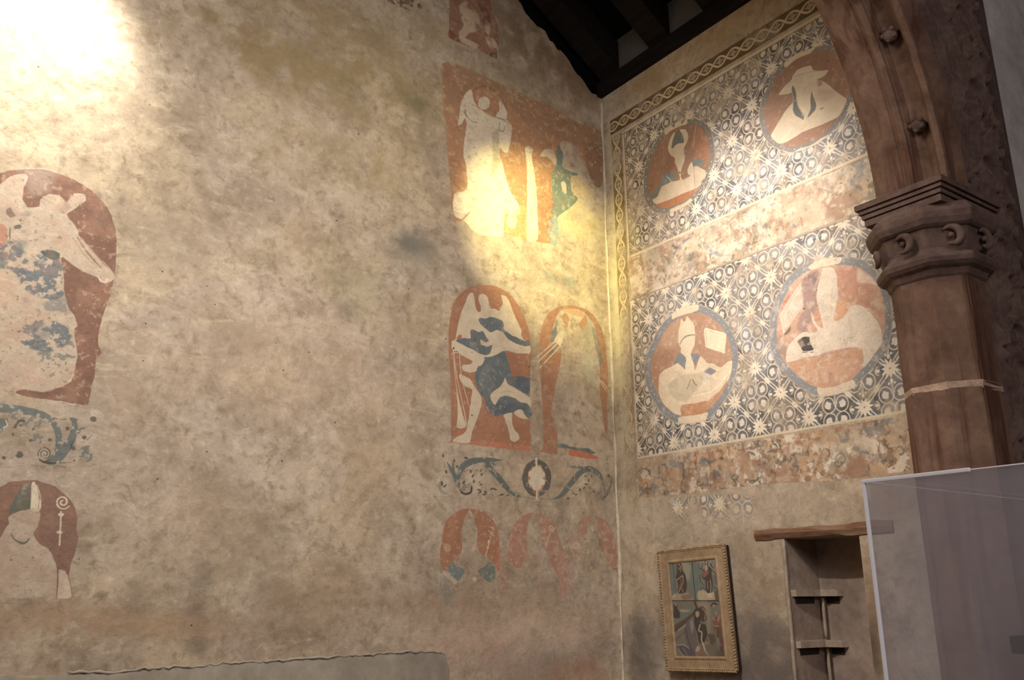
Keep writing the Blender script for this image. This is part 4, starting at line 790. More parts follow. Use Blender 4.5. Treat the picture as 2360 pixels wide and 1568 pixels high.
inn = np.clip(.5-(np.abs(wc)-.052)/.003, 0, 1); fr = np.clip(.5-(np.abs(wc+.054)-.0022)/.003, 0, 1)
lo_ = sstep(3.1, 4.7, m.Z)[..., None]
g = srgb((156, 136, 98))*(1-lo_)+srgb((120, 100, 66))*lo_
c = g*(1-p_[..., None])+srgb((208, 190, 150))*p_[..., None]; c = c*(1-fr[..., None])+srgb((92, 74, 54))*fr[..., None]
m.rgb[:] = c; m.a[:] = np.maximum(inn*(.95-.75*sstep(.40, .62, fbm(m.S, m.Z, 6, 15))), fr*.85)*(.15+.85*sstep(2.15, 2.9, m.Z)); m.done()
# two patterned fields
mA = (1460, 240, 240/1447); mB = (1740, 90, 260/1456); mC = (1480, 680, 260/1274); mD = (1760, 580, 320/1394)
m = PlaneMural('S', 'painted_field', 'upper field of blue-grey star and ring pattern on the right wall', [(4.332, 4.955), (2.2, 4.955), (2.2, 3.92), (4.332, 3.92)], h=.0030, smooth=False, wob=.0)
panel_fill(m, 3.487, 4.243, 1); e = np.clip(.5-(np.minimum(4.318-m.S, np.minimum(m.Z-3.934, 4.935-m.Z)) < .0)*1., 0, 1)
bord = (m.S > 4.310) | (m.Z < 3.938) | (m.Z > 4.930); m.rgb[bord] = srgb((212, 192, 160)); m.a[bord] = .8
ln = (np.abs(m.S-4.309) < .0022) | (np.abs(m.Z-4.929) < .0022); m.rgb[ln] = srgb((110, 90, 66)); m.a[ln] = .8; m.done()
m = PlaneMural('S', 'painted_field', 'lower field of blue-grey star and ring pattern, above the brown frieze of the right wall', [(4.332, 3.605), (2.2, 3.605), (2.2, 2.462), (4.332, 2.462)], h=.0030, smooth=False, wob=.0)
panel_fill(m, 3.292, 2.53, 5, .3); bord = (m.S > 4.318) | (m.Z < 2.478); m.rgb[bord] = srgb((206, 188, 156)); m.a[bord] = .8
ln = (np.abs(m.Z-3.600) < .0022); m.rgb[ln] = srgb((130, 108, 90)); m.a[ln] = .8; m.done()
# remnant under the lower frieze
m = PlaneMural('S', 'mural_fragment', 'faint remnant of star and ring pattern under the brown frieze, above the framed painting', [(4.31, 2.155), (3.99, 2.175), (3.62, 2.165), (3.40, 2.13), (3.40, 1.98), (3.7, 1.93), (4.0, 1.92), (4.31, 1.94)], h=.0034, off=.0005, wob=.01)
pale, hole, disc = ornament(m.S, m.Z, 3.292, 2.105)
g = ground_col(m.S, m.Z, 9); pl = pale[..., None]; m.rgb[:] = g*(1-pl)+srgb((212, 196, 168))*pl
m.a[:] = .85*sstep(.44, .56, fbm(m.S, m.Z, 7, 77, 4))*sstep(1.93, 2.12, m.Z); m.done()
# grotesque friezes
def grot(m, seed, warm, dens=.5, n=26, x0=2.4, x1=4.3, zc=0, zr=.1):
    rg = random.Random(seed); tp = globals()['to_plane']; globals()['to_plane'] = lambda w_, p, tf: np.array(p, float)
    m.wscale = 1.3; m.rgb[:] = srgb(warm); m.a[:] = .75*sstep(.40, .62, fbm(m.S, m.Z, 5, seed, 4))
    for cc_, f_, a_, b_, q_ in (((128, 96, 72), 22, .55, .62, 3), ((112, 110, 104), 15, .56, .63, 5), ((222, 206, 180), 18, .54, .62, 7), ((150, 104, 74), 9, .52, .62, 9), ((84, 76, 64), 34, .62, .67, 11)):
        mm = .75*sstep(a_, b_, fbm(m.S, m.Z, f_, seed+q_, 5))*sstep(.35, .6, fbm(m.S, m.Z, 4, seed+q_*3, 3)); m.blend(mm, cc_)
    P_ = lambda *a: list(a)
    for i in range(n):
        x = x0+(x1-x0)*(i+.5)/n+rg.uniform(-.02, .02); z = zc+rg.uniform(-zr, zr)*.75; s_ = rg.uniform(.02, .045); c = rg.choice([(92, 92, 84), (116, 84, 62), (134, 96, 70), (104, 108, 108), (224, 206, 180)])
        t = rg.random()
        if t < .35:
            pts = [(x+s_*.9*math.cos(a)*(1-a/9), z+s_*math.sin(a)*(1-a/9)) for a in np.arange(0, 5, .6)]; m.line(c, pts, [.004+.008*j/len(pts) for j in range(len(pts))], .8)
        elif t < .6:
            a0 = rg.uniform(0, 6); pts = [(x+s_*1.6*math.cos(a0+a), z+s_*1.3*math.sin(a0+a)) for a in np.arange(0, 1.9, .4)]; m.line(c, pts, [.002, .012, .014, .010, .002][:len(pts)], .8)
        elif t < .8:
            m.fill(c, [(x+s_*rg.uniform(.4, .9)*math.cos(a), z+s_*rg.uniform(.5, 1.1)*math.sin(a)) for a in np.arange(0, 6.2, .8)], .7, nz=(40, .35, .5))
        else:
            m.line(c, [(x, z-s_), (x+.01, z), (x-.006, z+s_*1.2)], [.003, .009, .002], .8); m.line(c, [(x-.02, z+s_), (x, z+.01), (x+.022, z+s_)], .003, .8)
    globals()['to_plane'] = tp
z9 = (1450, 960, 670/2360); zf = (1420, 360, 620/2360)
m = PlaneMural('S', 'mural_frieze', 'pale worn frieze of painted scrolls between the two patterned fields', [(4.325, 3.915), (2.2, 3.915), (2.2, 3.612), (4.325, 3.612)], h=.003, smooth=False, wob=.002)
grot(m, 12, (206, 180, 148), n=15, zc=3.77, zr=.10); m.a *= .75
m.fill((196, 158, 122), [(1460, 330), (1620, 300), (1650, 520), (1640, 640), (1470, 690), (1450, 520)], .6, .01, tf=zf, nz=(30, .4, .55)); m.line((140, 112, 88), [(1455, 560), (1470, 680)], .012, .6, zf); m.line((150, 110, 80), [(1620, 540), (1640, 640)], .010, .7, zf)
m.line((120, 124, 130), [(500, 900), (520, 830), (580, 760), (650, 715)], [.005, .022, .018, .006], .85, zf); m.line((112, 112, 104), [(390, 880), (440, 890), (500, 1000)], [.003, .010, .004], .8, zf); m.spiral((214, 196, 170), 555, 975, 34, 1.8, .005, tf=zf); m.line((90, 84, 78), [(490, 760), (510, 800), (530, 800)], .016, .8, zf)
m.line((134, 138, 144), [(780, 760), (830, 830), (910, 870), (1000, 868)], [.004, .018, .014, .004], .8, zf); m.line((150, 112, 82), [(1130, 640), (1185, 690), (1150, 760), (1130, 790)], [.008, .010, .008, .003], .9, zf); m.line((140, 106, 78), [(1150, 790), (1240, 750), (1320, 700)], [.003, .012, .004], .8, zf)
m.line((130, 128, 124), [(1180, 560), (1230, 600), (1210, 680)], [.004, .014, .010], .7, zf); m.oval((170, 136, 108), 1355, 430, 34, 40, .5, tf=zf, nz=(50, .4, .5)); m.line((110, 84, 66), [(1000, 590), (1010, 640)], .008, .7, zf); m.line((120, 88, 66), [(1110, 500), (1140, 490)], .008, .7, zf)
m.fill((150, 156, 160), [(1900, 130), (2200, 40), (2260, 300), (1980, 330), (1850, 300)], .35, .04, tf=zf, nz=(10, .35, .6)); m.mottle((222, 206, 182), .6, 16, .5, .66, 6); m.done()
m = PlaneMural('S', 'mural_frieze', 'brownish worn frieze of painted leaves and scrolls below the patterned fields', [(4.33, 2.455), (2.2, 2.455), (2.2, 2.17), (2.8, 2.16), (3.3, 2.19), (4.0, 2.19), (4.33, 2.20)], h=.003, smooth=False, wob=.006)
grot(m, 31, (182, 146, 112), n=18, zc=2.33, zr=.10)
for P in ([(60, 470), (90, 430), (140, 425)], [(255, 400), (290, 392), (300, 425)], [(580, 372), (620, 350), (650, 378), (700, 352)], [(960, 290), (1000, 300), (1025, 318)], [(1120, 296), (1160, 280), (1192, 272)], [(1320, 402), (1370, 412), (1362, 460)], [(330, 615), (365, 600), (395, 612)], [(1180, 390), (1210, 380)]): m.line((96, 100, 94), P, [.003]+[.016]*(len(P)-2)+[.004], .9, z9)
m.line((92, 92, 84), [(390, 405), (430, 380), (446, 450), (428, 540), (424, 600), (450, 612), (466, 590)], [.003, .008, .016, .012, .008, .006, .003], .9, z9)
m.fill((98, 104, 98), [(680, 440), (705, 425), (732, 470), (706, 500), (690, 480)], .9, tf=z9); m.fill((104, 56, 40), [(735, 332), (772, 332), (760, 362), (742, 350)], .8, tf=z9); m.fill((134, 86, 68), [(880, 270), (1020, 240), (1030, 255), (900, 285)], .7, tf=z9); m.fill((150, 100, 80), [(1250, 220), (1440, 190), (1420, 220), (1290, 240)], .6, tf=z9, nz=(40, .4, .5))
for x, y, r_ in ((852, 490, 34), (570, 540, 32), (1690, 380, 38)): m.spiral((96, 92, 78), x, y, r_, .85, .006, tf=z9); 
m.line((150, 100, 66), [(960, 380), (990, 430), (1010, 500)], [.004, .014, .008], .7, z9); m.line((214, 190, 160), [(978, 385), (1000, 430)], .006, 1, z9); m.line((96, 84, 64), [(970, 520), (1000, 545), (1030, 520)], .006, .8, z9); m.line((110, 92, 72), [(1640, 350), (1670, 345), (1700, 370)], .004, .7, z9)
for P in ([(2070, 385), (2080, 345), (2092, 400)], [(2110, 410), (2140, 380), (2120, 365)], [(1940, 400), (1950, 430)], [(2250, 410), (2280, 430)], [(2090, 255), (2130, 262)], [(2080, 150), (2110, 130)]): m.line((110, 84, 66), P, .007, .8, z9)
m.fill((168, 128, 92), [(240, 440), (400, 430), (400, 590), (250, 600)], .55, .03, tf=z9, nz=(12, .3, .5)); m.fill((176, 130, 96), [(860, 320), (960, 290), (1010, 480), (900, 450)], .6, .02, tf=z9)
m.mottle((208, 188, 158), .6, 18, .54, .68, 6); m.done()
# medallions
def ring_of(pts, k):
    c = np.mean(np.array(pts, float), 0); return [tuple(c+(np.array(p)-c)*k) for p in pts]
def medallion(label, gpts, tf, ringk, ringcol, gcol, seed, shells):
    m = Mural('S', 'painted_medallion', label, ring_of(gpts, ringk*1.02), tf, h=.0026, off=.0010, wob=.004, group=None)
    m.fill(ringcol, ring_of(gpts, ringk), .95)
    gp = smooth_closed(np.array(ring_of(gpts, (1+ringk)/2*.995), float), 3)
    rg = random.Random(seed)
    for i in range(0, len(gp), 2 if len(gp) > 60 else 1):
        x, y = gp[i]; s_ = rg.uniform(5, 8)*(.17/tf[2]); m.fill((216, 208, 196), [(x-s_, y+s_), (x, y-s_), (x+s_, y+s_*.7)], .95, tf=tf)
    for P in shells: m.fill((216, 192, 158), P, 1)
    m.fill(gcol, gpts, 1); return m
PG = (210, 188, 156)
g = [(600, 330), (700, 292), (850, 288), (950, 330), (1020, 420), (1052, 540), (1070, 700), (1050, 850), (1000, 950), (960, 1060), (900, 1150), (800, 1280), (650, 1380), (480, 1440), (350, 1430), (280, 1370), (225, 1290), (200, 1180), (200, 1000), (225, 820), (280, 690), (360, 540), (450, 430), (520, 370)]
m = medallion('brownish-red roundel with pale figure raising both arms, on the upper field near the corner', g, mA, 1.13, (118, 114, 106), (150, 110, 84), 3, [[(500, 1480), (560, 1440), (700, 1380), (800, 1310), (820, 1370), (720, 1470), (560, 1530)], [(430, 360), (440, 280), (500, 240), (560, 330), (600, 210), (660, 220), (670, 290), (740, 200), (740, 280), (600, 340), (450, 430)]])
m.fill((132, 88, 60), [(280, 700), (400, 620), (520, 720), (560, 800), (520, 940), (400, 940), (300, 1150), (220, 1200), (210, 1000)], .4, .02, nz=(14, .35, .6)); m.fill((182, 112, 82), [(850, 330), (960, 380), (1040, 560), (1060, 760), (980, 760), (860, 740)], .45, .02)
m.fill((104, 108, 98), [(575, 410), (645, 365), (695, 450), (700, 535), (640, 545), (590, 570), (535, 620), (550, 500)]); m.fill(PG, [(562, 400), (530, 440), (500, 520), (480, 600), (490, 660), (520, 710), (560, 740), (580, 770), (570, 810), (600, 860), (625, 940), (640, 1000), (660, 1000), (665, 930), (680, 860), (710, 790), (715, 720), (700, 650), (710, 600), (740, 540), (762, 460), (750, 400), (720, 352), (650, 350), (645, 368), (680, 420), (700, 480), (698, 540), (640, 545), (590, 570), (540, 622), (528, 600), (545, 500), (577, 408)])
m.fill((112, 122, 118), [(385, 1060), (440, 960), (560, 958), (592, 990), (560, 1070), (490, 1100), (390, 1150)]); m.fill((118, 118, 108), [(385, 1080), (400, 1130), (360, 1200), (330, 1290), (250, 1320), (228, 1250), (300, 1180)]); m.fill((112, 122, 118), [(820, 772), (900, 758), (990, 810), (960, 850), (830, 862)])
m.fill(PG, [(260, 1332), (330, 1290), (370, 1200), (395, 1145), (450, 1120), (540, 1075), (640, 1060), (650, 1000), (690, 1052), (800, 990), (830, 880), (880, 860), (1000, 930), (1005, 1000), (950, 1070), (930, 1130), (850, 1180), (700, 1240), (500, 1330), (320, 1392)]); m.fill(PG, [(750, 930), (770, 860), (810, 802), (832, 880), (830, 985), (770, 985)])
m.fill((178, 112, 72), [(320, 1395), (500, 1332), (700, 1242), (850, 1182), (925, 1135), (850, 1232), (700, 1350), (480, 1438), (380, 1438)]); m.line(PG, [(866, 325), (845, 470), (830, 620)], [.004, .004, .003]); m.line((200, 140, 100), [(930, 335), (890, 390)], .003); m.line((200, 210, 200), [(452, 1000), (500, 1040), (530, 1090)], [.002, .005, .007]); m.oval((70, 52, 40), 645, 952, 9, 14); m.line((120, 92, 64), [(838, 860), (850, 1050), (852, 1200)], .003)
m.mottle((206, 176, 140), .4, 30, .6, .7, 5); m.tone(.1, 10, 3); m.done()
g = [(700, 192), (850, 152), (1000, 150), (1100, 240), (1170, 400), (1215, 560), (1225, 700), (1180, 800), (1130, 920), (1060, 1030), (940, 1180), (780, 1300), (600, 1370), (480, 1400), (350, 1360), (220, 1280), (145, 1130), (112, 950), (150, 780), (235, 600), (262, 500), (400, 370), (540, 255)]
m = medallion('roundel of a pale figure in a broad brimmed hat, beside the arch', g, mB, 1.10, (124, 120, 116), (154, 114, 92), 5, [[(480, 1490), (560, 1420), (700, 1380), (850, 1290), (970, 1225), (940, 1310), (850, 1410), (700, 1480), (560, 1515)], [(400, 370), (380, 300), (480, 210), (620, 140), (780, 110), (700, 190)]])
m.fill((140, 92, 68), [(560, 260), (850, 170), (1040, 220), (1150, 420), (1200, 680), (1100, 680), (960, 480), (800, 390), (560, 380), (400, 480), (330, 640), (260, 700), (250, 520)], .4, .03)
m.fill(PG, [(205, 1250), (260, 1150), (330, 1030), (400, 920), (460, 850), (500, 800), (480, 690), (430, 705), (310, 722), (350, 650), (400, 590), (470, 530), (490, 470), (550, 400), (620, 365), (722, 345), (752, 402), (830, 410), (950, 402), (900, 470), (830, 512), (790, 530), (870, 540), (960, 600), (1060, 690), (1185, 780), (1150, 880), (1080, 1000), (900, 1090), (700, 1170), (600, 1210), (480, 1290), (330, 1357), (250, 1312)])
for P in ([(485, 600), (512, 640), (532, 700), (540, 790), (558, 880), (600, 940), (632, 1000), (626, 1048), (590, 1022), (530, 990), (495, 940), (490, 850), (500, 760), (475, 650)], [(735, 660), (750, 740), (792, 840), (780, 910), (740, 960), (672, 1028), (692, 970), (720, 890), (715, 780), (725, 700)]): m.fill((106, 110, 102), P)
m.oval((158, 116, 90), 835, 570, 34, 40, .7, soft=.008); m.fill((186, 152, 124), [(820, 660), (960, 640), (1050, 720), (920, 800), (860, 830), (780, 800)], .5, .02); m.line((168, 136, 110), [(500, 490), (650, 440), (800, 412)], .004, .8); m.line((180, 152, 124), [(560, 780), (560, 860), (640, 980)], .003, .8); m.line((110, 84, 66), [(845, 905), (880, 890)], .006); m.line((176, 150, 122), [(640, 620), (640, 700)], .008, .4)
m.fill((140, 110, 88), [(200, 800), (380, 780), (360, 950), (300, 1000), (260, 900)], .35, .02, nz=(30, .4, .55)); m.mottle((206, 176, 146), .4, 26, .6, .7, 5); m.tone(.08, 10, 3); m.done()
g = [(440, 245), (530, 208), (650, 202), (750, 240), (850, 310), (925, 400), (982, 520), (1012, 640), (1020, 760), (1000, 880), (950, 1030), (880, 1150), (760, 1290), (680, 1335), (560, 1360), (450, 1362), (350, 1330), (230, 1220), (165, 1100), (112, 960), (98, 800), (125, 680), (200, 500), (290, 360), (365, 290)]
m = medallion('roundel of a mitred bishop writing at a desk with an open framed book behind', g, mC, 1.14, (120, 124, 128), (172, 128, 100), 8, [[(340, 215), (430, 120), (620, 95), (640, 165), (560, 200), (420, 240), (340, 275)], [(410, 1390), (480, 1365), (740, 1325), (725, 1400), (700, 1470), (430, 1485)]])
m.fill((196, 156, 122), [(300, 370), (420, 300), (400, 560), (300, 620), (200, 560)], .5, .03); m.fill((152, 98, 68), [(110, 700), (250, 600), (360, 700), (250, 850), (190, 960), (190, 1100), (120, 960)], .4, .03)
m.fill((118, 124, 126), [(370, 760), (392, 680), (430, 655), (500, 720), (485, 790), (497, 852), (460, 815), (400, 770), (340, 802)]); m.fill((118, 120, 126), [(550, 665), (655, 680), (620, 760), (592, 802), (565, 740)])
m.fill((216, 196, 160), [(470, 300), (440, 270), (430, 330), (408, 420), (415, 560), (440, 600), (438, 650), (490, 700), (500, 740), (487, 800), (500, 870), (580, 870), (588, 790), (562, 730), (550, 670), (590, 570), (600, 460), (590, 360), (570, 310), (510, 245), (490, 290)])
m.line((128, 122, 116), [(426, 560), (452, 510), (492, 472), (540, 455), (597, 452)], [.006, .009, .010, .010, .007]); m.line((170, 150, 124), [(545, 270), (560, 360), (555, 440)], .006, .5)
m.fill((216, 192, 156), [(190, 960), (200, 900), (250, 850), (330, 812), (398, 772), (460, 820), (520, 878), (600, 842), (630, 760), (662, 692), (740, 772), (800, 772), (885, 820), (960, 762), (1020, 745), (1005, 880), (950, 1010), (880, 1090), (760, 1190), (640, 1220), (445, 1250), (445, 1365), (350, 1330), (230, 1220), (188, 1100)])
m.fill((182, 166, 136), [(300, 1000), (400, 930), (480, 900), (560, 890), (700, 880), (690, 990), (570, 1120), (500, 1210), (380, 1180), (300, 1100)], .75, .015); m.fill((122, 122, 126), [(690, 870), (760, 820), (840, 860), (780, 905), (710, 888)]); m.fill((196, 188, 172), [(690, 870), (780, 905), (770, 960), (690, 990)], .6)
m.line((130, 112, 90), [(545, 960), (530, 1010), (508, 1060)], .006); m.line((130, 112, 90), [(568, 958), (600, 1010), (618, 1020)], .008); m.line((234, 218, 190), [(570, 1148), (780, 1090), (900, 980), (1000, 850)], .004); m.line((176, 146, 114), [(590, 1130), (700, 1090), (880, 1060), (1000, 870)], .002, .8); m.line((150, 126, 98), [(765, 770), (772, 900), (782, 1070)], .002, .8); m.line((176, 150, 120), [(340, 890), (400, 872), (425, 910)], .003, .7); m.line((170, 142, 112), [(590, 820), (660, 700)], .002, .7)
m.fill((184, 126, 84), [(445, 1252), (640, 1218), (725, 1200), (725, 1325), (560, 1363), (447, 1366)]); m.fill((186, 134, 96), [(745, 1190), (880, 1080), (960, 965), (940, 1050), (860, 1180), (760, 1290), (725, 1290), (725, 1230)])
m.fill((222, 204, 168), [(698, 402), (712, 368), (940, 432), (952, 450), (935, 662), (715, 592)], smooth=False); m.line((150, 126, 98), [(712, 395), (930, 455)], .002, .8); m.line((140, 116, 90), [(715, 400), (735, 590)], .003, .8); m.line((226, 206, 172), [(818, 385), (812, 362), (826, 356), (828, 385)], .003)
m.line((92, 86, 82), [(1048, 380), (1085, 470), (1115, 540), (1122, 640), (1095, 720), (1110, 800), (1085, 900)], [.004, .012, .008, .010, .006, .010, .003], .9); m.mottle((222, 200, 168), .4, 26, .6, .7, 5); m.tone(.08, 10, 3); m.done()
g = [(480, 182), (600, 152), (700, 137), (850, 137), (965, 162), (1080, 250), (1160, 350), (1202, 480), (1222, 640), (1212, 800), (1180, 930), (1080, 1080), (980, 1190), (880, 1290), (750, 1345), (600, 1372), (480, 1345), (340, 1245), (250, 1155), (200, 1090), (150, 1000), (130, 850), (140, 650), (200, 480), (290, 320), (385, 230)]
m = medallion('roundel of a pale mitred figure at a desk, on the lower field beside the column', g, mD, 1.12, (126, 128, 130), (192, 146, 120), 9, [[(450, 150), (600, 45), (780, 55), (760, 120), (600, 150), (490, 185)], [(540, 1360), (880, 1285), (925, 1340), (870, 1430), (600, 1485)]])
m.fill((186, 120, 90), [(740, 160), (940, 170), (940, 280), (1100, 330), (1190, 480), (1215, 700), (1180, 860), (1120, 640), (1000, 540), (860, 520), (760, 450)], .6, .02, nz=(16, .3, .55)); m.fill((210, 180, 156), [(950, 180), (1080, 260), (1140, 330), (1020, 320), (945, 300)], .8, .015)
m.fill((152, 122, 112), [(380, 330), (420, 230), (560, 190), (550, 400), (530, 560), (480, 700), (400, 830), (330, 760), (400, 560), (395, 430)], .85, .015); m.fill((110, 96, 92), [(390, 270), (520, 210), (540, 240), (520, 330), (400, 340)], .7, .01, nz=(40, .42, .52)); m.fill((150, 124, 110), [(130, 850), (300, 860), (240, 960), (225, 1100), (150, 1010)], .8, .01, nz=(20, .3, .5))
m.fill((212, 192, 166), [(600, 170), (690, 160), (730, 230), (745, 420), (742, 480), (728, 700), (820, 645), (860, 560), (940, 535), (1010, 560), (1100, 650), (1170, 750), (1192, 900), (1120, 1022), (1010, 1160), (960, 1100), (980, 980), (900, 960), (700, 990), (540, 1042), (400, 1072), (235, 1112), (230, 1010), (260, 930), (345, 850), (400, 810), (520, 815), (540, 782), (490, 700), (475, 600), (530, 690), (600, 772), (560, 600), (530, 450), (550, 330), (580, 230)])
m.fill((204, 150, 108), [(742, 500), (830, 500), (872, 560), (800, 660), (710, 705), (705, 640), (720, 570)], .9); m.fill((200, 140, 104), [(500, 660), (550, 620), (600, 770), (540, 740)], .8)
m.fill((196, 144, 108), [(300, 1100), (600, 1052), (960, 962), (1000, 1020), (1000, 1120), (900, 1222), (880, 1290), (700, 1345), (600, 1362), (460, 1332), (340, 1232), (250, 1150)], .9); m.fill((206, 158, 126), [(620, 1120), (900, 1060), (960, 1140), (880, 1250), (700, 1330)], .5, .02); m.line((170, 122, 92), [(560, 1125), (720, 1090), (860, 1050)], .003, .8); m.line((150, 112, 88), [(400, 1070), (600, 1045), (900, 960)], .004, .6)
m.fill((66, 60, 58), [(340, 900), (400, 860), (462, 862), (482, 940), (502, 990), (400, 1002), (370, 960)]); m.fill((196, 180, 156), [(460, 870), (520, 860), (525, 985), (490, 960)]); m.line((90, 74, 64), [(390, 1012), (500, 1010)], .005); m.line((226, 210, 186), [(400, 1030), (520, 990), (540, 1000)], .004)
m.fill((218, 188, 164), [(370, 310), (400, 540), (200, 832), (155, 640)], smooth=False); m.line((188, 140, 116), [(360, 350), (385, 530), (215, 790), (190, 640), (360, 350)], .003, .9, smooth=False); m.line((190, 84, 60), [(180, 560), (230, 480), (260, 440)], .008, .7)
m.fill((190, 160, 140), [(250, 560), (350, 430), (370, 540), (230, 740)], .5, nz=(60, .45, .55)); m.fill((96, 84, 66), [(205, 830), (270, 750), (270, 800), (230, 832)], .8)
m.fill((196, 176, 148), [(850, 600), (880, 570), (900, 900), (860, 880)], .6, .01); m.mottle((222, 200, 172), .55, 20, .52, .66, 5); m.mottle((110, 90, 76), .4, 60, .64, .7, 3); m.tone(.1, 10, 3); m.done()
# ------------------------------------------------------------------ column and arch
t = empty('stone_column', (4.17, 2.1, 0), 'brown stone column with octagonal shaft and carved capital carrying the arch', 'column')
OCT = [(4.08, 2.30), (3.98, 2.20), (3.98, 2.03), (4.08, 1.91), (4.26, 1.91), (4.36, 2.00), (4.36, 2.30)]; OC = (4.20, 2.14)
def loft(bm, lv, jit=0):
    rings = []
    for z, k in lv:
        rings.append([bm.verts.new((OC[0]+(x-OC[0])*k+random.uniform(-jit, jit), OC[1]+(y-OC[1])*k+random.uniform(-jit, jit), z)) for x, y in OCT])
    n = len(OCT)
    for a, b in zip(rings, rings[1:]):
        for i in range(n): bm.faces.new((a[i], a[(i+1) % n], b[(i+1) % n], b[i]))
    bm.faces.new(rings[0][::-1]); bm.faces.new(rings[-1])
def shaft(z0, z1, k, nm):
    bm = bmesh.new(); loft(bm, [(z0, k), (z0+.006, k+.004)]+[(z0+(z1-z0)*i/6, k+.004) for i in range(1, 6)]+[(z1-.006, k+.004), (z1, k)], .002)
    bmesh.ops.bevel(bm, geom=[e for e in bm.edges if abs(e.verts[0].co.z-e.verts[1].co.z) > .02], offset=.008, segments=2, affect='EDGES')
    return frommesh(nm, bm, M_STONE, t)
shaft(.25, 2.50, 1., 'shaft_drum'); shaft(2.512, 3.06, .995, 'shaft_drum')
bm = bmesh.new(); loft(bm, [(2.488, .99), (2.490, 1.004), (2.524, 1.005), (2.528, .99)], .004); o = frommesh('mortar_joint', bm, rough('pale_mortar', [(150, 124, 106), (182, 154, 132), (196, 170, 148)], 14, .6), t)
bm = bmesh.new(); loft(bm, [(0, 1.35), (.12, 1.35), (.14, 1.25), (.2, 1.2), (.22, 1.08), (.25, 1.02)]); frommesh('column_base', bm, M_STONE, t)
bm = bmesh.new(); loft(bm, [(3.04, 1.0), (3.05, 1.05), (3.075, 1.10), (3.085, 1.20), (3.10, 1.27), (3.12, 1.30), (3.14, 1.27), (3.15, 1.19), (3.165, 1.14), (3.18, 1.13), (3.27, 1.24), (3.275, 1.30), (3.285, 1.36), (3.31, 1.42), (3.34, 1.44), (3.36, 1.42), (3.37, 1.34), (3.395, 1.30)], .001)
bmesh.ops.bevel(bm, geom=[e for e in bm.edges if abs(e.verts[0].co.z-e.verts[1].co.z) > .004 and (Vector(e.verts[0].co[:2])-Vector(e.verts[1].co[:2])).length < .06], offset=.006, segments=1, affect='EDGES')
cap = frommesh('capital', bm, M_STONE2, t)
def crescent(c, nrm, r, parent):
    """carved crescent leaf with a bud, on a face with outward normal nrm"""
    nrm = Vector(nrm).normalized(); up = Vector((0, 0, 1)); sd = nrm.cross(up).normalized(); c = Vector(c)
    bm = bmesh.new(); pts = []; rad = []
    for i in range(15):
        a = math.radians(40+260*i/14); pts.append(c+sd*math.cos(a)*r+up*math.sin(a)*r+nrm*.008); rad.append(r*.42*math.sin(math.pi*(i+.6)/15.2)+.003)
    tube(bm, pts, rad, 8)
    bmesh.ops.create_icosphere(bm, subdivisions=2, radius=r*.34, matrix=Matrix.Translation(c+nrm*.006))
    frommesh('carved_rosette', bm, M_STONE2, parent, smooth=True)
crescent((3.925, 2.115, 3.225), (-1, 0, -.2), .042, cap); crescent((4.0, 1.915, 3.225), (-.75, -.75, -.2), .044, cap); crescent((3.96, 2.275, 3.20), (-.7, .7, -.2), .036, cap); crescent((4.17, 1.85, 3.225), (0, -1, -.2), .044, cap)
bm = bmesh.new()
for z0, z1, d in ((3.385, 3.418, .030), (3.418, 3.424, .040), (3.424, 3.445, .022), (3.445, 3.450, .030), (3.450, 3.468, .012), (3.468, 3.472, .020), (3.472, 3.502, .0)):
    box(bm, (3.90+d, 1.87+d, z0), (4.47-d*.3, 2.335-d, z1+.001), .003)
frommesh('abacus', bm, M_STONE2, t)

t = empty('stone_arch', (MIDX, 2.1, 3.5), 'tall moulded stone arch springing from the column capital toward upper left', 'arch')
PROF = [(.22, 2.285), (.06, 2.285), (.035, 2.27), (.010, 2.235), (0, 2.20), (.002, 2.10), (.008, 2.095), (.008, 2.085), (-.006, 2.08), (-.016, 2.068), (-.018, 2.052), (-.010, 2.038), (.006, 2.034), (.012, 2.03), (.05, 2.018), (.066, 1.99), (.066, 1.965), (.05, 1.935), (.016, 1.922), (.008, 1.915), (-.006, 1.905), (-.008, 1.89), (.002, 1.877), (.022, 1.874), (.045, 1.886), (.07, 1.905), (.11, 1.905), (.138, 1.886), (.15, 1.87), (.172, 1.866), (.19, 1.876), (.195, 1.96)]
def sweep(prof, curve, gap_every, name, mat, jit=.004):
    bm = bmesh.new(); start = 0
    n = len(curve); step = gap_every
    i = 0
    while i < n-1:
        j = min(n-1, i+step); off = random.uniform(-jit, jit)
        rings = []
        seg = list(curve[i:j+1])
        for q, (x, z, nx, nz) in enumerate(seg):
            if q == 0 and i > 0: x += -nz*.0005; z += nx*.0005
            if q == len(seg)-1 and j < n-1: x -= -nz*.0005; z -= nx*.0005
            rings.append([bm.verts.new((x+nx*(a+off), y, z+nz*(a+off))) for a, y in prof])
        for A, B in zip(rings, rings[1:]):
            for k in range(len(prof)-1): bm.faces.new((A[k], A[k+1], B[k+1], B[k]))
        bm.faces.new(rings[0]); bm.faces.new(rings[-1][::-1]); i = j
    me = bpy.data.meshes.new(name); bmesh.ops.recalc_face_normals(bm, faces=bm.faces); bm.to_mesh(me); bm.free(); return me
o = link('archivolt', sweep(PROF, AC, 22, 'archivolt', M_STONE), M_STONE, t)
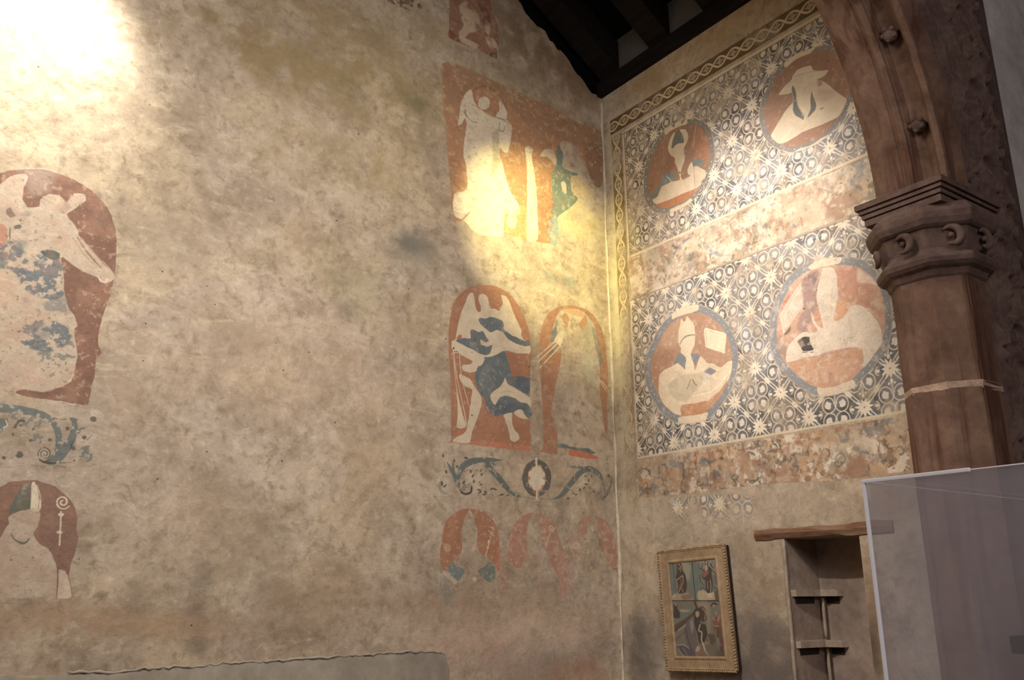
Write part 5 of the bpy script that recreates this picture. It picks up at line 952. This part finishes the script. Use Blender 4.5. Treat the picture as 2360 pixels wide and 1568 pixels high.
# ball flowers in the hollow
for k, idx in enumerate((11, 27, 45, 63, 81)):
    x, z, nx, nz = AC[idx]; c = Vector((x+nx*.028, 1.978, z+nz*.028)); bm = bmesh.new()
    bmesh.ops.create_icosphere(bm, subdivisions=3, radius=.036, matrix=Matrix.Translation(c))
    for q in range(5):
        a = q*2*math.pi/5; bmesh.ops.create_icosphere(bm, subdivisions=2, radius=.014, matrix=Matrix.Translation(c+Vector((-nx*.02, .030*math.cos(a), 0))+Vector((-nz*.03*math.sin(a), 0, nx*.03*math.sin(a)))))
    frommesh('ball_flower', bm, M_STONE2, t, smooth=True)
# carved leaf relief outside the mouldings and down beside the column
def relief_h(X, Z):
    H = np.zeros(X.shape)
    for k in range(-3, 12):
        for sgn, xc in ((1, 4.50), (-1, 4.64)):
            zc = .9+k*.46+(.23 if sgn < 0 else 0); xx = (X-xc)*sgn; zz = Z-zc
            r = np.hypot(xx, zz*.9); a = np.arctan2(zz, xx)
            spir = np.exp(-((r-.035-.016*(a+math.pi))/.012)**2)*(r < .16)
            leafy = np.clip(1-r/.11, 0, 1)*np.abs(np.cos(3.5*a))**.6
            lobes = np.exp(-((r-.15)/.02)**2)*(.5+.5*np.cos(9*a))
            H = np.maximum(H, np.maximum.reduce([spir*.9, leafy*.8, lobes*.55]))
    H2 = np.exp(-((np.mod(X*1+.10*np.sin(Z*7), .2)-.1)/.011)**2)*.8
    return np.maximum(H, H2)*.048+fbm(X, Z, 26, 9, 3)*.016
xs = np.arange(2.6, 4.745, .006); zs = np.arange(.6, 5.9, .007); X, Z = np.meshgrid(xs, zs, indexing='ij')
d1 = np.hypot(X-c1[0], Z-c1[1])-R1; d2 = np.hypot(X-c2[0], Z-c2[1])-R2
an = np.arctan2(Z-c1[1], X-c1[0]); nn = np.where(an < TH1, d1, d2); nn = np.where(Z < ASP, X-4.0, nn)
ok = (nn > .19) & ((Z > ASP) | (X > 4.22)); H = relief_h(X, Z)*np.clip((4.745-X)/.03, 0, 1)*np.where(Z < ASP+.1, np.clip((X-4.30)/.06, 0, 1), 1)
P = np.stack([X, 1.935-H, Z], -1); keep = ok[:-1, :-1] & ok[1:, 1:] & ok[1:, :-1] & ok[:-1, 1:]
me, used = gridmesh('carved_leaf_band', P, keep); me.shade_smooth()
M_REL = rough('dark_carved_stone', [(84, 68, 62), (108, 88, 80), (128, 106, 96)], 8, .7, .01)
o = link('carved_leaf_band', me, M_REL, t); o['label'] = 'darker band of carved foliage'
bm = bmesh.new(); box(bm, (4.745, 1.93, 0), (4.85, 1.951, 6.0)); tube(bm, [(4.80, 1.936, z) for z in np.arange(0, 6.01, .25)], .012, 8); frommesh('outer_fillet', bm, rough('shadowed_fillet_stone', [(70, 56, 52), (86, 70, 64), (98, 80, 74)], 8, .5), t)  # dark strip colour stands in for the shadow of the outer recess

# ------------------------------------------------------------------ cupboard recess fittings
def pY(px, py, x=XR): return onp(px, py, 0, x)
bm = bmesh.new(); nseg = 26; ys = np.linspace(2.52, 3.385, nseg); rows = []
for i, y in enumerate(ys):
    j = lambda s: (vnoise(np.array([y]), np.array([s*3.]), 11, s)[0]-.5)*.012
    zt, zb = 1.936+j(1), 1.878+j(2)*1.4
    rows.append([bm.verts.new(p) for p in ((XR+.08, y, zt), (XR-.010+j(3)*.4, y, zt), (XR-.018+j(4)*.5, y, (zt+zb)/2), (XR-.008+j(5)*.5, y, zb), (XR+.08, y, zb))])
for A, B in zip(rows, rows[1:]):
    for k in range(5): bm.faces.new((A[k], A[(k+1) % 5], B[(k+1) % 5], B[k]))
bm.faces.new(rows[0]); bm.faces.new(rows[-1][::-1])
tag(frommesh('lintel_beam', bm, M_LINTEL), 'weathered wooden lintel over the wall recess', 'lintel')
M_LED = rough('limewashed_ledge', [(140, 124, 108), (156, 140, 122), (176, 160, 140)], 10, .4)
# two ledges in the back left corner of the recess with dark boxes for the shade in slots under them, and the uprights that carry them
lab = ['upper plastered corner ledge inside the wall recess', 'lower plastered corner ledge inside the wall recess']
for k, zt in enumerate((1.605, 1.335)):
    t = empty('corner_ledge', (XR+ND, NY1, zt), lab[k], 'ledge', 'corner ledges in the wall recess')
    bm = bmesh.new(); prism(bm, [(XR+.02, NY1, zt-.04), (XR+ND, NY1, zt-.04), (XR+ND, NY1-.15, zt-.04), (XR+ND-.035, NY1-.13, zt-.04), (XR+ND-.07, NY1-.05, zt-.04), (XR+.03, NY1-.025, zt-.04)], (0, 0, .036)); frommesh('ledge_top', bm, M_LED, t)
    bm = bmesh.new(); box(bm, (XR+.05, NY1-.006, zt-.078), (XR+ND-.07, NY1+.001, zt-.042)); box(bm, (XR+ND-.006, NY1-.12, zt-.078), (XR+ND+.001, NY1-.04, zt-.042)); o = frommesh('slot', bm, M_DARK, t); o['label'] = 'dark box in place of slot shade under the ledge'
for k, (z0, z1) in enumerate(((1.335, 1.565), (.93, 1.295))):
    bm = bmesh.new(); tube(bm, [(XR+ND-.035+.001*math.sin(z*30), NY1-.035, z) for z in np.linspace(z0-.0, z1, 8)], [.009, .010, .011, .010, .0105, .011, .010, .009], 5)
    tag(frommesh('plaster_upright', bm, M_LED, smooth=True), ['slender pale upright between the two corner ledges', 'slender pale upright under the lower corner ledge'][k], 'post', 'uprights in the wall recess')
bm = bmesh.new(); tube(bm, [(XR-.001, NY1+.006+.0015*math.sin(z*17), z) for z in np.linspace(NZ0, NZ1-.01, 22)], [.011+.0012*math.sin(i*2.3) for i in range(22)], 8); frommesh('trim_2', bm, M_LED, smooth=True)['kind'] = 'structure'

# ------------------------------------------------------------------ framed painting
cr = [onp(x, y, 0, XR-.055) for x, y in ((1515, 1267), (1670, 1255), (1702, 1556), (1537, 1544))]
# keep it a true rectangle, hung a touch askew
TL, TR, BR, BL_ = [np.array((p[1], p[2])) for p in cr]
cen = (TL+TR+BR+BL_)/4; hv = ((TL-BL_)+(TR-BR))/2; vv = hv/np.linalg.norm(hv); uv = np.array((vv[1], -vv[0])); uv = -uv if uv@(TR-TL) < 0 else uv
FH = np.linalg.norm(hv); FW = abs((TR-TL)@uv+(BR-BL_)@uv)/2
XF = XR-.055
def fp(u, v, d=0): # u 0..1 left to right as seen, v 0..1 bottom to top, d toward the viewer
    c = cen+uv*(u-.5)*FW+vv*(v-.5)*FH; return (XF-d, c[0], c[1])
t = empty('framed_painting', tuple(fp(.5, 0)), 'devotional painting in a dull gilt rope-edged frame, hung left of the wall recess', 'painting')
bm = bmesh.new(); prism(bm, [fp(.02, .015, -.045), fp(.98, .015, -.045), fp(.98, .985, -.045), fp(.02, .985, -.045)], (-.04, 0, 0)); frommesh('backing_box', bm, M_DARK, t)
fw = .105; fh = .105*FW/FH
def ringf(bm, levels):
    """levels: (inset fraction of width, depth)"""
    rings = []
    for ins, d in levels:
        a, b = ins, ins*FW/FH; rings.append([bm.verts.new(fp(u, v, d)) for u, v in ((a, b), (1-a, b), (1-a, 1-b), (a, 1-b))])
    for A, B in zip(rings, rings[1:]):
        for k in range(4): bm.faces.new((A[k], A[(k+1) % 4], B[(k+1) % 4], B[k]))
bm = bmesh.new(); ringf(bm, [(.015, -.02), (.015, .002), (.03, .008), (.045, .004), (.12, .001), (.135, .006), (.15, .004), (.165, -.006), (.165, -.02)]); frommesh('frame', bm, M_GOLD, t)
bm = bmesh.new()
cs = [fp(.0125, .0125*FW/FH, 0), fp(.9875, .0125*FW/FH, 0), fp(.9875, 1-.0125*FW/FH, 0), fp(.0125, 1-.0125*FW/FH, 0)]
for a, b in zip(cs, cs[1:]+cs[:1]):
    a, b = Vector(a), Vector(b); n = int((b-a).length/.017); d = (b-a)/n; dn = d.normalized(); nx_ = Vector((-1, 0, 0)); sd = dn.cross(nx_)
    for i in range(n):
        c = a+d*(i+.5); tube(bm, [c-dn*.010-sd*.006, c-dn*.003-sd*.002+nx_*.005, c+dn*.003+sd*.002+nx_*.005, c+dn*.010+sd*.006], [.003, .0065, .0065, .003], 6)
frommesh('rope_edge', bm, M_GOLD2, t, smooth=True)
# the canvas: painted image in wall metres
class Canvas(Mural):
    def __init__(s):
        s.w = 'S'; s.h = .0016; a = .16
        s.us = np.linspace(a, 1-a, 230); b = a*FW/FH; s.vs = np.linspace(b, 1-b, 420)
        U, V = np.meshgrid(s.us, s.vs, indexing='ij'); s.U, s.V = U, V
        s.S = U*FW; s.Z = V*FH; s.ss = s.us*FW; s.zz = s.vs*FH; s.rgb = np.zeros(U.shape+(3,)); s.rgb[:] = srgb((90, 86, 74)); s.a = np.ones(U.shape); s.wobn = fbm(s.S, s.Z, 60, 3)-.5; s.wob = .002; s.tf = None
zp = (1500, 1240, 220/1052)
def cmap(w_, pts, tf):
    out = []
    for x, y in pts:
        P = onp(1500+x*zp[2], 1240+y*zp[2], 0, XF); q = np.array((P[1], P[2]))-cen; out.append((q@uv+FW/2, q@vv+FH/2))
    return np.array(out)
_tp = to_plane; to_plane = cmap
m = Canvas()
m.fill((96, 104, 92), [(150, 210), (450, 220), (490, 690), (200, 690)], 1, smooth=False); m.fill((92, 104, 96), [(450, 215), (720, 205), (780, 690), (490, 690)], 1, smooth=False); m.fill((104, 98, 82), [(200, 690), (790, 695), (880, 1420), (230, 1380)], 1, smooth=False)
m.fill((150, 140, 120), [(320, 235), (400, 260), (440, 330), (410, 480), (340, 380)], .6, .02); m.fill((140, 132, 112), [(500, 300), (560, 240), (700, 240), (740, 400), (640, 380)], .5, .03); m.fill((84, 100, 92), [(200, 260), (270, 300), (260, 560), (220, 560)], .6, .02)
for P in ([(225, 650), (270, 615), (340, 625), (400, 605), (460, 640), (465, 680), (400, 692), (290, 690), (235, 688)],): m.fill((148, 128, 100), P); m.fill((176, 156, 124), [(235, 640), (265, 615), (270, 650), (245, 660)], .8); m.fill((86, 70, 54), [(330, 640), (440, 620), (460, 670), (360, 688)], .6, .006)
m.fill((60, 48, 40), [(290, 270), (305, 260), (322, 275), (345, 310), (350, 360), (375, 400), (392, 480), (395, 540), (380, 600), (330, 615), (290, 600), (300, 540), (285, 470), (270, 440), (285, 380), (280, 330)]); m.fill((150, 110, 84), [(298, 280), (312, 276), (318, 300), (305, 308)]); m.fill((140, 100, 78), [(318, 310), (338, 305), (342, 340), (322, 350)], .8)
m.line((176, 150, 118), [(285, 465), (330, 430), (345, 420)], .005); m.line((160, 132, 104), [(350, 420), (352, 480), (330, 550), (295, 605)], .005); m.line((120, 72, 60), [(320, 440), (330, 500), (310, 560)], .010, .8); m.line((140, 116, 90), [(300, 330), (330, 370)], .006); m.line((150, 120, 92), [(345, 560), (350, 600)], .005)
m.line((60, 50, 40), [(240, 300), (258, 440), (272, 590)], .003); m.oval((84, 66, 48), 240, 290, 16, 18, .8); m.line((170, 150, 118), [(232, 275), (248, 275)], .003, .7)
m.fill((166, 148, 118), [(510, 640), (520, 590), (560, 570), (620, 600), (690, 600), (705, 680), (560, 688), (520, 680)]); m.fill((80, 66, 52), [(700, 590), (770, 580), (775, 680), (710, 684)], .9); m.oval((196, 172, 138), 650, 635, 30, 28, .7)
m.fill((62, 52, 48), [(590, 250), (610, 240), (625, 260), (630, 310), (665, 340), (670, 420), (680, 500), (670, 600), (620, 610), (600, 560), (595, 470), (560, 440), (570, 370), (595, 320)]); m.fill((160, 120, 92), [(598, 255), (615, 250), (618, 285), (602, 290)]); m.fill((140, 78, 68), [(565, 400), (600, 370), (640, 370), (620, 410), (580, 440)], .9); m.fill((176, 160, 134), [(598, 300), (618, 300), (628, 350), (600, 370), (590, 340)], .7)
for P in ([(570, 290), (545, 340), (520, 300)], [(530, 290), (512, 285)], [(655, 290), (690, 330), (710, 265)], [(668, 300), (680, 255)], [(560, 340), (580, 370), (535, 405)], [(650, 330), (700, 380), (730, 400)], [(540, 420), (550, 480), (600, 530)], [(720, 420), (715, 490), (690, 520)], [(545, 575), (580, 545), (600, 580)], [(690, 540), (720, 560), (765, 580)], [(700, 420), (690, 470)]):
    m.line((58, 46, 40), P, [.010]*(len(P)-1)+[.004]); m.line((160, 140, 114), [(x+4, y-3) for x, y in P], .003, .8)
m.line((150, 132, 108), [(650, 470), (660, 530), (655, 600)], .006); m.line((140, 120, 96), [(620, 480), (625, 560)], .005)
m.line((28, 26, 26), [(448, 215), (465, 450), (492, 692)], .005, smooth=False); m.line((28, 26, 24), [(205, 694), (790, 697)], .005, smooth=False); m.line((24, 22, 20), [(160, 228), (715, 212)], .005, smooth=False)
m.fill((150, 138, 112), [(320, 790), (420, 790), (430, 810), (350, 825)], .7, .01); m.fill((84, 104, 96), [(230, 900), (330, 830), (460, 740), (470, 820), (330, 900), (250, 960)], .7, .02); m.fill((160, 142, 110), [(510, 725), (640, 725), (640, 1040), (620, 1020), (610, 900)], .45, .03)
m.fill((56, 46, 38), [(250, 740), (280, 715), (292, 740), (290, 780), (320, 830), (318, 880), (280, 890), (245, 870), (250, 800)]); m.fill((156, 126, 96), [(262, 725), (280, 722), (284, 750), (268, 752)])
m.fill((62, 52, 42), [(235, 985), (440, 850), (480, 810), (560, 750), (600, 800), (615, 900), (560, 930), (540, 880), (470, 860), (370, 950), (250, 1050)]); m.line((76, 62, 48), [(250, 1000), (430, 870), (500, 800)], .020); m.line((60, 50, 42), [(480, 700), (500, 760), (520, 800)], .016)
m.fill((88, 80, 78), [(370, 960), (430, 900), (480, 920), (500, 1080), (510, 1180), (480, 1250), (470, 1290), (420, 1250), (380, 1130), (360, 1060), (280, 1140), (250, 1130), (350, 1040)]); m.fill((134, 124, 116), [(430, 910), (462, 915), (470, 1000), (450, 1060), (430, 980)], .7, .006); m.line((70, 62, 60), [(385, 1000), (400, 1100), (450, 1230)], .010); m.line((150, 134, 112), [(300, 1020), (360, 980), (380, 960)], .008, .8)
m.fill((52, 46, 40), [(470, 830), (490, 780), (540, 790), (560, 860), (540, 940), (600, 960), (620, 1060), (600, 1120), (580, 1160), (530, 1160), (510, 1060), (480, 960)]); m.fill((158, 124, 94), [(490, 815), (525, 810), (535, 850), (510, 880), (492, 860)]); m.line((60, 40, 32), [(495, 800), (530, 800)], .008); m.line((172, 142, 110), [(540, 960), (525, 1020), (560, 1040)], .010, .8); m.line((180, 150, 116), [(560, 1060), (555, 1130), (580, 1180)], .011, .8); m.line((188, 158, 124), [(570, 1160), (600, 1250), (640, 1300)], [.010, .009, .005]); m.line((150, 116, 90), [(560, 770), (600, 830), (590, 900)], .008, .8)
m.fill((70, 66, 74), [(280, 1200), (330, 1180), (420, 1200), (480, 1260), (490, 1310), (430, 1325), (360, 1290), (300, 1230)]); m.line((150, 140, 130), [(285, 1190), (330, 1180), (370, 1188), (420, 1220)], .005); m.line((140, 124, 104), [(300, 1215), (330, 1270), (360, 1300)], .008, .7); m.line((110, 104, 110), [(350, 1215), (400, 1290)], .008, .8)
m.oval((130, 86, 74), 530, 1260, 40, 48, .9); m.oval((176, 150, 124), 515, 1225, 22, 34, .7, rot=.4); m.fill((66, 52, 42), [(610, 1070), (680, 1060), (720, 1100), (700, 1180), (660, 1180), (620, 1140)], .8, .006); m.line((150, 120, 90), [(620, 1090), (640, 1150), (600, 1160)], .005)
m.fill((118, 66, 56), [(680, 900), (720, 870), (760, 880), (790, 960), (770, 1000), (700, 980), (685, 950)]); m.fill((84, 58, 46), [(690, 980), (770, 990), (800, 1080), (820, 1250), (760, 1250), (750, 1100), (710, 1110), (700, 1040)]); m.oval((150, 112, 84), 717, 830, 13, 20); m.line((50, 42, 38), [(665, 750), (690, 722), (725, 735)], .010); m.oval((140, 112, 84), 690, 750, 16, 18, .8); m.oval((140, 104, 80), 765, 770, 18, 28, .8); m.line((54, 44, 38), [(752, 710), (775, 730), (782, 790)], .008); m.line((160, 124, 94), [(735, 880), (740, 920), (755, 860)], .008, .8); m.line((158, 126, 96), [(682, 880), (700, 910)], .007)
m.line((170, 140, 112), [(700, 972), (745, 978)], .004); m.line((140, 100, 76), [(712, 1000), (712, 1090), (720, 1110)], .008, .8); m.line((96, 66, 54), [(760, 1000), (800, 1120), (820, 1230)], .016, .8); m.line((140, 100, 80), [(730, 1130), (745, 1160), (770, 1180)], .008, .6); m.fill((94, 80, 64), [(600, 1200), (720, 1150), (740, 1250), (700, 1340), (500, 1330), (560, 1280), (620, 1310)], .6, .02); m.fill((60, 48, 38), [(730, 1250), (850, 1240), (860, 1390), (720, 1370)], .7, .03); m.line((176, 150, 112), [(320, 800), (380, 810), (425, 798)], [.003, .007, .002], .8)
m.rgb *= (1+.16*(fbm(m.S, m.Z, 30, 4, 4)-.5))[..., None]
to_plane = _tp
P = np.zeros(m.U.shape+(3,)); cc = cen+(m.U[..., None]-.5)*FW*uv+(m.V[..., None]-.5)*FH*vv; P[..., 0] = XF+.002; P[..., 1:] = cc
me, used = gridmesh('canvas', P); setattrs(me, used, paint=np.concatenate([m.rgb, m.a[..., None]], -1))
tt = NT('oil_canvas'); at = tt.n('ShaderNodeAttribute', attribute_name='paint'); tt.l(at.outputs['Color'], tt.b.inputs['Base Color']); tt.b.inputs['Roughness'].default_value = .5
o = link('canvas', me, tt.m, t); o['label'] = 'painted canvas in three scenes, two standing saints above a fallen cross bearer'

# ------------------------------------------------------------------ display case
DX, DY, DZ = 2.33, 1.47, 1.90; LX, LY = 3.75, .62; T = .008
t = empty('display_case', (3.0, 1.05, 0), 'clear acrylic museum display case with bright edges, at the lower right before the column', 'display case')
def pane(a, b, nm, lab=None):
    bm = bmesh.new(); box(bm, a, b); o = frommesh(nm, bm, M_ACR, t)
    if lab: o['label'] = lab
    return o
pane((DX, LY, .92), (DX+T, DY, DZ-T), 'side_pane'); pane((DX, LY, DZ-T), (LX, DY, DZ), 'top_pane'); pane((LX-T, LY, .92), (LX, DY, DZ-T), 'side_pane')
pane((DX+T, DY-T, .92), (LX-T, DY, DZ-T), 'back_pane'); pane((DX+T, LY, .92), (LX-T, LY+T, DZ-T), 'front_pane')
def bar(a, b, r, nm='lit_edge'):
    bm = bmesh.new(); lo_ = [min(a[i], b[i])-r for i in range(3)]; hi_ = [max(a[i], b[i])+r for i in range(3)]; box(bm, lo_, hi_, r*.5); o = frommesh(nm, bm, M_EDGE, t); return o  # white bars added for the light gathered along pane edges
bar((DX, DY, .93), (DX, DY, DZ), .0048); bar((DX, 1.165, DZ), (DX, DY, DZ), .0055); bar((DX, LY, DZ), (DX, 1.155, DZ), .0018); bar((DX, DY, DZ), (LX, DY, DZ), .0016); bar((LX, LY, DZ), (LX, DY, DZ), .0016); bar((DX, LY, .93), (DX, LY, DZ), .0035)
bm = bmesh.new(); box(bm, (DX-.02, LY-.02, 0), (LX+.02, DY+.02, .92), .01); frommesh('plinth', bm, rough('grey_plinth', [(120, 118, 116), (132, 130, 128)], 3, .1), t)
P0 = onp(2325, 1466, 0, 2.9); ze = P0[2]
t = empty('exhibit_block', (2.95, P0[1]-.1, .93), 'small dark slab on a pale block inside the display case at the right edge', 'exhibit')
bm = bmesh.new(); box(bm, (2.9, P0[1]-.16, ze-.052), (3.02, P0[1]-.0, ze), .003); frommesh('slab', bm, rough('dark_slate', [(52, 50, 52), (66, 62, 64)], 8, .2), t)
bm = bmesh.new(); box(bm, (2.93, P0[1]-.15, .921), (3.0, P0[1]-.02, ze-.053), .004); frommesh('stand', bm, rough('pale_block', [(140, 134, 130), (156, 150, 146)], 5, .1), t)
